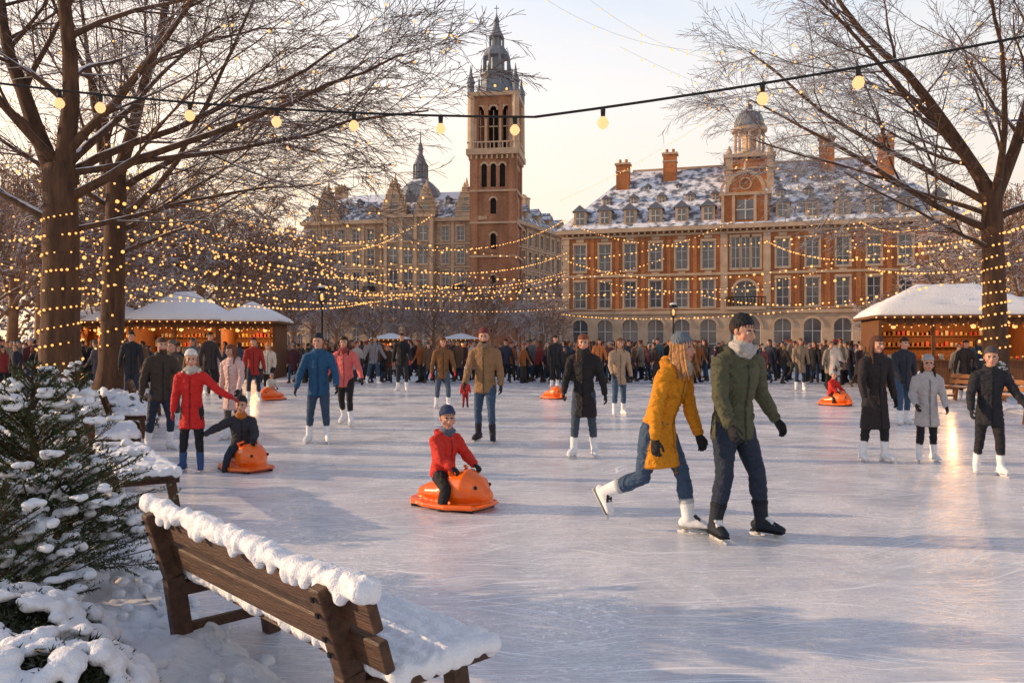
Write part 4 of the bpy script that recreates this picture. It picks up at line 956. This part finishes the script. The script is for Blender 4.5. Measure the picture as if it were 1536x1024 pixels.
# ---------------------------------------------------------------- stalls
GM=[mat('goods_%s'%n_,c,None,5,.6,0) for n_,c in (('red',(.5,.08,.04)),('yellow',(.6,.4,.12)),('brown',(.3,.16,.06)),('cream',(.55,.5,.42)))]
def stall(loc,rz,units,D=3.2,E=130,thick=.19):
    e=empty('market_stall',loc,rad(rz)); mw=MB(); sn=MB(); gl=MB(); gd=MB(); r=random.Random(int(abs(loc[0])*10)); x=0
    for (w,h0,h1) in units:
        mw.box(x+.05,x+w-.05,D-.1,D,0,h0,0); mw.box(x,x+.08,.0,D,0,h0,0); mw.box(x+w-.08,x+w-.003,0,D-.101,0,h0,0)
        mw.box(x+.09,x+w-.09,0,.5,0,1.0,0)
        mw.box(x+.081,x+w-.081,-.12,.55,1.0,1.06,0)
        for k in range(int(w/1.5)+1):
            q=x+.06+k*(w-.12)/max(1,int(w/1.5)); mw.box(q-.06,q+.06,-.06,.06,1.06,h0,0)
        mw.box(x,x+w,-.14,-.07,h0-.32,h0,0)
        for k in range(int(w/.3)): mw.box(x+.02+k*.3,x+.27+k*.3,-.17,-.141,h0-.38-.06*(k%2),h0-.05,0)
        for z in (1.5,1.95):
            mw.box(x+.2,x+w-.2,D-.5,D-.12,z,z+.04,0)
            for k in range(int(w/.18)):
                s=r.uniform(.05,.12); q=x+.3+k*.18; 
                if q<x+w-.3: gd.box(q-s/2,q+s/2,D-.4,D-.25,z+.042,z+.05+s*1.6,r.randint(0,3))
        for k in range(int(w/.2)):
            q=x+.2+k*.2; s=r.uniform(.05,.1); gd.box(q-s,q+s*.6,.05,.3,1.062,1.07+s*1.8,r.randint(0,3))
        o=.5; nx=22;ny=14
        def rf(t,s): 
            a=1-abs(2*t-1); b=1-abs(2*s-1)
            return h0-.06+(h1-h0)*min(a*min(w/D,1.6),b*1.0,1.0)
        for up_,mbx,th in ((0,mw,0),(1,sn,thick)):
            V=[]
            for j in range(ny+1):
                for i in range(nx+1):
                    t=i/nx; sy=j/ny; y=-o-.1+(D+2*o)*sy; edge=(i in (0,nx) or j in (0,ny))
                    z=rf(t,sy)+(th*((1 if not edge else .45)+.32*noise.noise(Vector((t*w*1.5+x,y*1.5,loc[0])))) if up_ else 0.0)
                    V.append((x-.25+(w+.5)*t,y,z))
            b=len(V); V2=[(V[j*(nx+1)+i][0],V[j*(nx+1)+i][1],rf(i/nx,j/ny)-(.09 if not up_ else -.004)) for j in range(ny+1) for i in range(nx+1)]; n1=nx+1
            Fc=[(j*n1+i,j*n1+i+1,(j+1)*n1+i+1,(j+1)*n1+i) for j in range(ny) for i in range(nx)]
            Fb=[tuple(b+q for q in f[::-1]) for f in Fc]
            rim=[j for j in range(nx+1)]+[j*n1+nx for j in range(1,ny+1)]+[ny*n1+i for i in range(nx-1,-1,-1)]+[j*n1 for j in range(ny-1,0,-1)]
            Fs=[(rim[k],b+rim[k],b+rim[(k+1)%len(rim)],rim[(k+1)%len(rim)]) for k in range(len(rim))]
            mbx.add(V+V2,Fc+Fb+Fs,0)
        for k in range(int(w*3.5)): gl.add(ico((x-.2+(w+.4)*k/int(w*3.5),-o-.14,h0-.13),.036),ICOF,0)
        for k in range(int(w*4)): gl.add(ico((x+.1+k*.25,-.2,h0-.45+.05*math.sin(k*1.3)),.028),ICOF,0)
        for k in range(max(1,int(w/1.3))): gl.add(ico((x+w*(k+.5)/max(1,int(w/1.3)),.9,h0-.45),.10),ICOF,1)
        li=bpy.data.lights.new('stall_lamp','POINT'); li.energy=E; li.color=(1,.5,.18); li.shadow_soft_size=.15
        lo=bpy.data.objects.new('stall_lamp',li); COL.objects.link(lo); lo.parent=e; lo.location=(x+w/2,.9,h0-.6)
        x+=w
    mw.obj('timber',[M_HUT],e); sn.obj('snow_cover',[M_SNOW],e,True); gl.obj('lights',[M_BULB,M_GLOW],e)
    gd.obj('goods',GM,e)
stall((-20.2,36.6,0),6,[(2.6,2.75,3.7),(3.9,2.8,4.05),(2.6,2.75,3.75)],3.2,300)
stall((13.9,30.2,0),-14,[(5.6,2.75,3.85)],3.6,360)
for u,d in ((560,60),(668,61)): stall(((u-768)/F*d,d,0),2,[(2.4,2.1,2.5)],2.2,160,.06)

def lamp(loc,h):
    e=empty('street_lamp',loc); mb=MB(); mb.rev(0,0,[(.16,0),(.16,.3),(.1,.45),(.06,.6),(.045,h-.9),(.09,h-.85),(.05,h-.75)],10,0)
    for s in (0,math.pi/2): mb.beam((-.2*math.cos(s),-.2*math.sin(s),h-.75),(.2*math.cos(s),.2*math.sin(s),h-.75),.03,.03,0)
    for k in range(6):
        a=k*math.pi/3; mb.beam((.15*math.cos(a),.15*math.sin(a),h-.74),(.27*math.cos(a),.27*math.sin(a),h-.15),.02,.02,0)
    mb.rev(0,0,[(.3,h-.15),(.22,h),(.05,h+.15),(.02,h+.3)],6,0); mb.obj('post',[M_IRON],e)
    mb=MB(); mb.rev(0,0,[(.06,h-.66),(.09,h-.4),(.05,h-.3)],8,0); mb.obj('lantern',[M_GLOW],e)
    blobs('snow_cap',[((0,0,h+.05),(.25,.25,.1))],.03,M_SNOW,e)
lamp((at(483,517,42).x,42,0),4.6); lamp((at(1010,517,52).x,52,0),4.2)

# ---------------------------------------------------------------- string lights
def strand(name,p0,p1,sag,step,r,m,wr=.006,sock=False,jit=.03):
    p0=Vector(p0);p1=Vector(p1);L=(p1-p0).length; n=max(8,int(L/.5)); mb=MB()
    f=lambda t:p0.lerp(p1,t)-Vector((0,0,4*sag*t*(1-t)))
    tb=TB(1,.003); tb.tube([tuple(f(i/n)) for i in range(n+1)],[wr]*(n+1),4)
    mb.add(tb.V[0].tolist(),tb.F[0].tolist(),0)
    k=int(L/step)
    for i in range(k):
        t=(i+.5+random.uniform(-.25,.25))/k; p=f(t)+Vector((random.uniform(-jit,jit),random.uniform(-jit,jit),-r*1.2+random.uniform(-jit,0)))
        if sock:
            p=f(t)-Vector((0,0,r*2.5))
            mb.rev(p.x,p.y,[(.018,p.z+r*.8),(.022,p.z+r*2.2),(.012,p.z+r*2.6)],8,0)
            mb.rev(p.x,p.y,[(r*.3,p.z-r*1.05),(r*.75,p.z-r*.7),(r,p.z-r*.1),(r*.85,p.z+r*.4),(r*.4,p.z+r*.95)],12,1)
        else: mb.add(ico(p,r*random.uniform(.6,1.4)),ICOF,1)
    return mb.obj(name,[M_WIRE,m],None,sock)
strand('festoon_lights',(-6.4,6.9,4.15),(.2,7.0,3.60),.14,.62,.045,M_BIG,.012,True,0)
strand('festoon_lights',(.2,7.0,3.60),(7.2,6.4,4.75),.10,1.02,.052,M_BIG,.014,True,0)
a1=t1+Vector((.4,-.1,0)); a2=t2+Vector((.4,0,0)); a3=t3+Vector((-.4,0,0))
def S(p,q,sag,step=.42,r=.034): strand('fairy_lights',p,q,sag,step,r,M_BULB)
for z,(u,v,d),sg in ((5.6,(845,330,60),2.0),(5.0,(850,378,58),1.6),(4.6,(850,405,55),1.4),(4.1,(700,420,50),1.1),(3.7,(620,440,48),.8),(3.2,(560,450,48),.6),(5.3,(600,350,55),1.4)):
    S(a1+Vector((0,0,z)),at(u,v,d),sg,.48,.039)
for z,(u,v,d),sg in ((8.2,(1100,330,58),3.2),(7.2,(1000,385,56),2.4),(6.6,(850,420,52),1.8),(5.9,(760,440,50),1.3),(5.2,(1250,400,56),1.9),(4.6,(980,430,50),1.0),(7.8,(650,320,58),2.4)):
    S(a2+Vector((0,0,z)),at(u,v,d),sg,.58,.046)
for z,(u,v,d),sg in ((6.4,(845,330,62),1.8),(5.4,(850,390,60),1.5),(4.6,(900,420,55),1.0),(3.9,(1050,440,50),.8),(5.0,(1150,360,60),1.0)):
    S(a3+Vector((0,0,z)),at(u,v,d),sg,.6,.047)
for (a,b,sg) in ((at(-40,330,30),at(470,420,45),1.2),(at(-40,380,30),at(440,450,45),.9),(at(-40,300,34),at(520,300,50),2.4),(at(250,240,36),at(610,430,55),1.2),(at(330,235,38),at(560,460,55),.5),(at(-30,430,26),at(330,400,38),.6),
    (at(-40,345,22),at(110,330,18.2),.3),(at(480,430,42),at(850,410,60),.9),(at(480,445,42),at(850,460,60),.5),(at(1290,330,50),at(1480,300,25),.8),(at(840,470,58),at(1310,450,32),.5),
    (at(-40,400,24),at(420,430,40),.8),(at(150,290,32),at(480,360,46),1.3),(at(-40,260,26),at(300,330,38),1.2),(at(1300,400,40),at(1560,380,24),.4),(at(1290,360,44),at(1560,330,24),.5),
    (at(-40,210,24),at(200,270,30),.8),(at(100,200,26),at(420,300,42),1.1),(at(-40,450,28),at(200,440,36),.4),(at(240,340,34),at(620,400,52),1.3)):
    S(a,b,sg,.42,.043)
for (a,b,sg) in ((at(790,-20,22),at(1150,70,20),.7),(at(930,70,24),at(1300,190,26),.4),(at(1130,130,20),at(1540,60,20),.5),(at(1110,150,30),at(840,300,60),.3),(at(1300,-10,22),at(1060,120,24),.3),(at(860,-20,24),at(1200,90,24),.9),(at(1180,60,24),at(1560,170,22),.6)):
    strand('fairy_lights',a,b,sg,.45,.030,M_BULB,.003)
def spiral(base,r0,z0,z1,turns,n,br,seed):
    r=random.Random(seed); mb=MB(); pts=[]
    for i in range(n*3):
        t=i/(n*3); z=z0+(z1-z0)*t+.10*noise.noise(Vector((t*22,seed,0))); rr=r0*(1+.45*math.exp(-z/.35))*(1-.035*z)*(1+.04*math.sin(z*5))+.03; a=turns*2*math.pi*(t+.02*noise.noise(Vector((t*9,0,seed))))
        p=base+Vector((rr*math.cos(a)+.015*z,rr*math.sin(a),z)); pts.append(tuple(p))
        if i%3==0 and r.random()<.85: mb.add(ico(p,br*r.uniform(.7,1.3)),ICOF,0)
    tb=TB(2,.003); tb.tube(pts,[.005]*len(pts),3); mb.add(tb.V[0].tolist(),tb.F[0].tolist(),1)
    mb.obj('trunk_fairy_lights',[M_BULB,M_WIRE])
spiral(t1,.45,.4,4.6,10,180,.027,1); spiral(t3-Vector((.1,0,0)),.40,1.2,5.2,11,180,.034,2); spiral(t2,.42,1.2,4.6,7,70,.034,3)
mb=MB(); rr=random.Random(9)
for i,(u,d,s) in enumerate(spots[:13]):
    if d>60: continue
    for p in rr.sample(bgt[i%4],95):
        if p[2]*s<8: mb.add(ico(((u-768)/F*d+p[0]*s,d+p[1]*s,p[2]*s*.95),.048),ICOF,0)
for tb,base,kk in ((tb1,t1,190),(tb2,t2,190),(tb3,t3,180)):
    c=[p for p in tb.tips if p[2]<10]
    for p in rr.sample(c,min(kk,len(c))): mb.add(ico((base.x+p[0],base.y+p[1],p[2]),.031),ICOF,0)
mb.obj('tree_fairy_lights',[M_BULB])

# ---------------------------------------------------------------- light & sky
AZ=-83; EL=14.5
ts=Vector((math.sin(rad(AZ))*math.cos(rad(EL)),math.cos(rad(AZ))*math.cos(rad(EL)),math.sin(rad(EL))))
sun=bpy.data.lights.new('sun','SUN'); sun.energy=5; sun.angle=rad(.5); sun.color=(1,.68,.40)
so=bpy.data.objects.new('sun',sun); COL.objects.link(so); so.rotation_euler=ts.to_track_quat('Z','Y').to_euler(); so.location=(-30,20,30)
w=bpy.data.worlds.new('World'); SC.world=w; w.use_nodes=True; nt=w.node_tree; L=nt.links; bgn=nt.nodes['Background']
sky=N(nt,'ShaderNodeTexSky',sky_type='NISHITA',sun_disc=False,sun_elevation=rad(EL),sun_rotation=rad(AZ)); sky.air_density=1.0; sky.dust_density=2.0
tc=N(nt,'ShaderNodeTexCoord'); sp=N(nt,'ShaderNodeSeparateXYZ'); L.new(tc.outputs['Generated'],sp.inputs[0])
K=1/.12
grad=N(nt,'ShaderNodeValToRGB'); L.new(sp.outputs[2],grad.inputs[0]); cr=grad.color_ramp
cr.elements[0].position=0; cr.elements[0].color=(1.0,.72,.50,1); cr.elements[1].position=1; cr.elements[1].color=(.26,.32,.46,1)
for p_,c_ in ((.10,(1.0,.81,.63,1)),(.20,(1.0,.91,.81,1)),(.30,(.95,.94,.95,1)),(.40,(.74,.84,.98,1)),(.55,(.34,.41,.58,1))):
    e=cr.elements.new(p_); e.color=c_
mp=N(nt,'ShaderNodeMapping'); mp.inputs['Scale'].default_value=(1.2,1.2,5); L.new(tc.outputs['Generated'],mp.inputs[0])
cl=ramp(nt,noi(nt,mp.outputs[0],2.2,6,.55,.4),.42,.72)
hz=ramp(nt,sp.outputs[2],.40,.55,(1,1,1,1),(0,0,0,1))
veil=mixc(nt,math_(nt,'MULTIPLY',math_(nt,'MULTIPLY',cl,.7),hz),grad.outputs[0],(1.0,.94,.89))
gd_=Vector((-.62,.77,.12)).normalized()
dp=N(nt,'ShaderNodeVectorMath',operation='DOT_PRODUCT'); L.new(tc.outputs['Generated'],dp.inputs[0]); dp.inputs[1].default_value=tuple(gd_)
pw=math_(nt,'POWER',math_(nt,'MAXIMUM',dp.outputs['Value'],0.0),5.0)
gs=N(nt,'ShaderNodeVectorMath',operation='SCALE'); gs.inputs[0].default_value=(.60,.34,.10); L.new(pw,gs.inputs[3])
ad=N(nt,'ShaderNodeVectorMath',operation='ADD'); L.new(veil,ad.inputs[0]); L.new(gs.outputs[0],ad.inputs[1])
vm=N(nt,'ShaderNodeVectorMath',operation='SCALE'); L.new(ad.outputs[0],vm.inputs[0]); vm.inputs[3].default_value=K
L.new(mixc(nt,.93,sky.outputs[0],vm.outputs[0]),bgn.inputs[0]); bgn.inputs[1].default_value=.125
cam=bpy.data.cameras.new('camera'); co=bpy.data.objects.new('camera',cam); COL.objects.link(co)
co.location=(0,0,EYE); co.rotation_euler=(rad(90),0,0); cam.lens=28; cam.sensor_width=36; cam.shift_y=5/1536; cam.clip_end=3000; cam.clip_start=.05
SC.camera=co
SC.view_settings.view_transform='Standard'; SC.view_settings.look='None'; SC.view_settings.exposure=0
print('done',time.time()-T0)
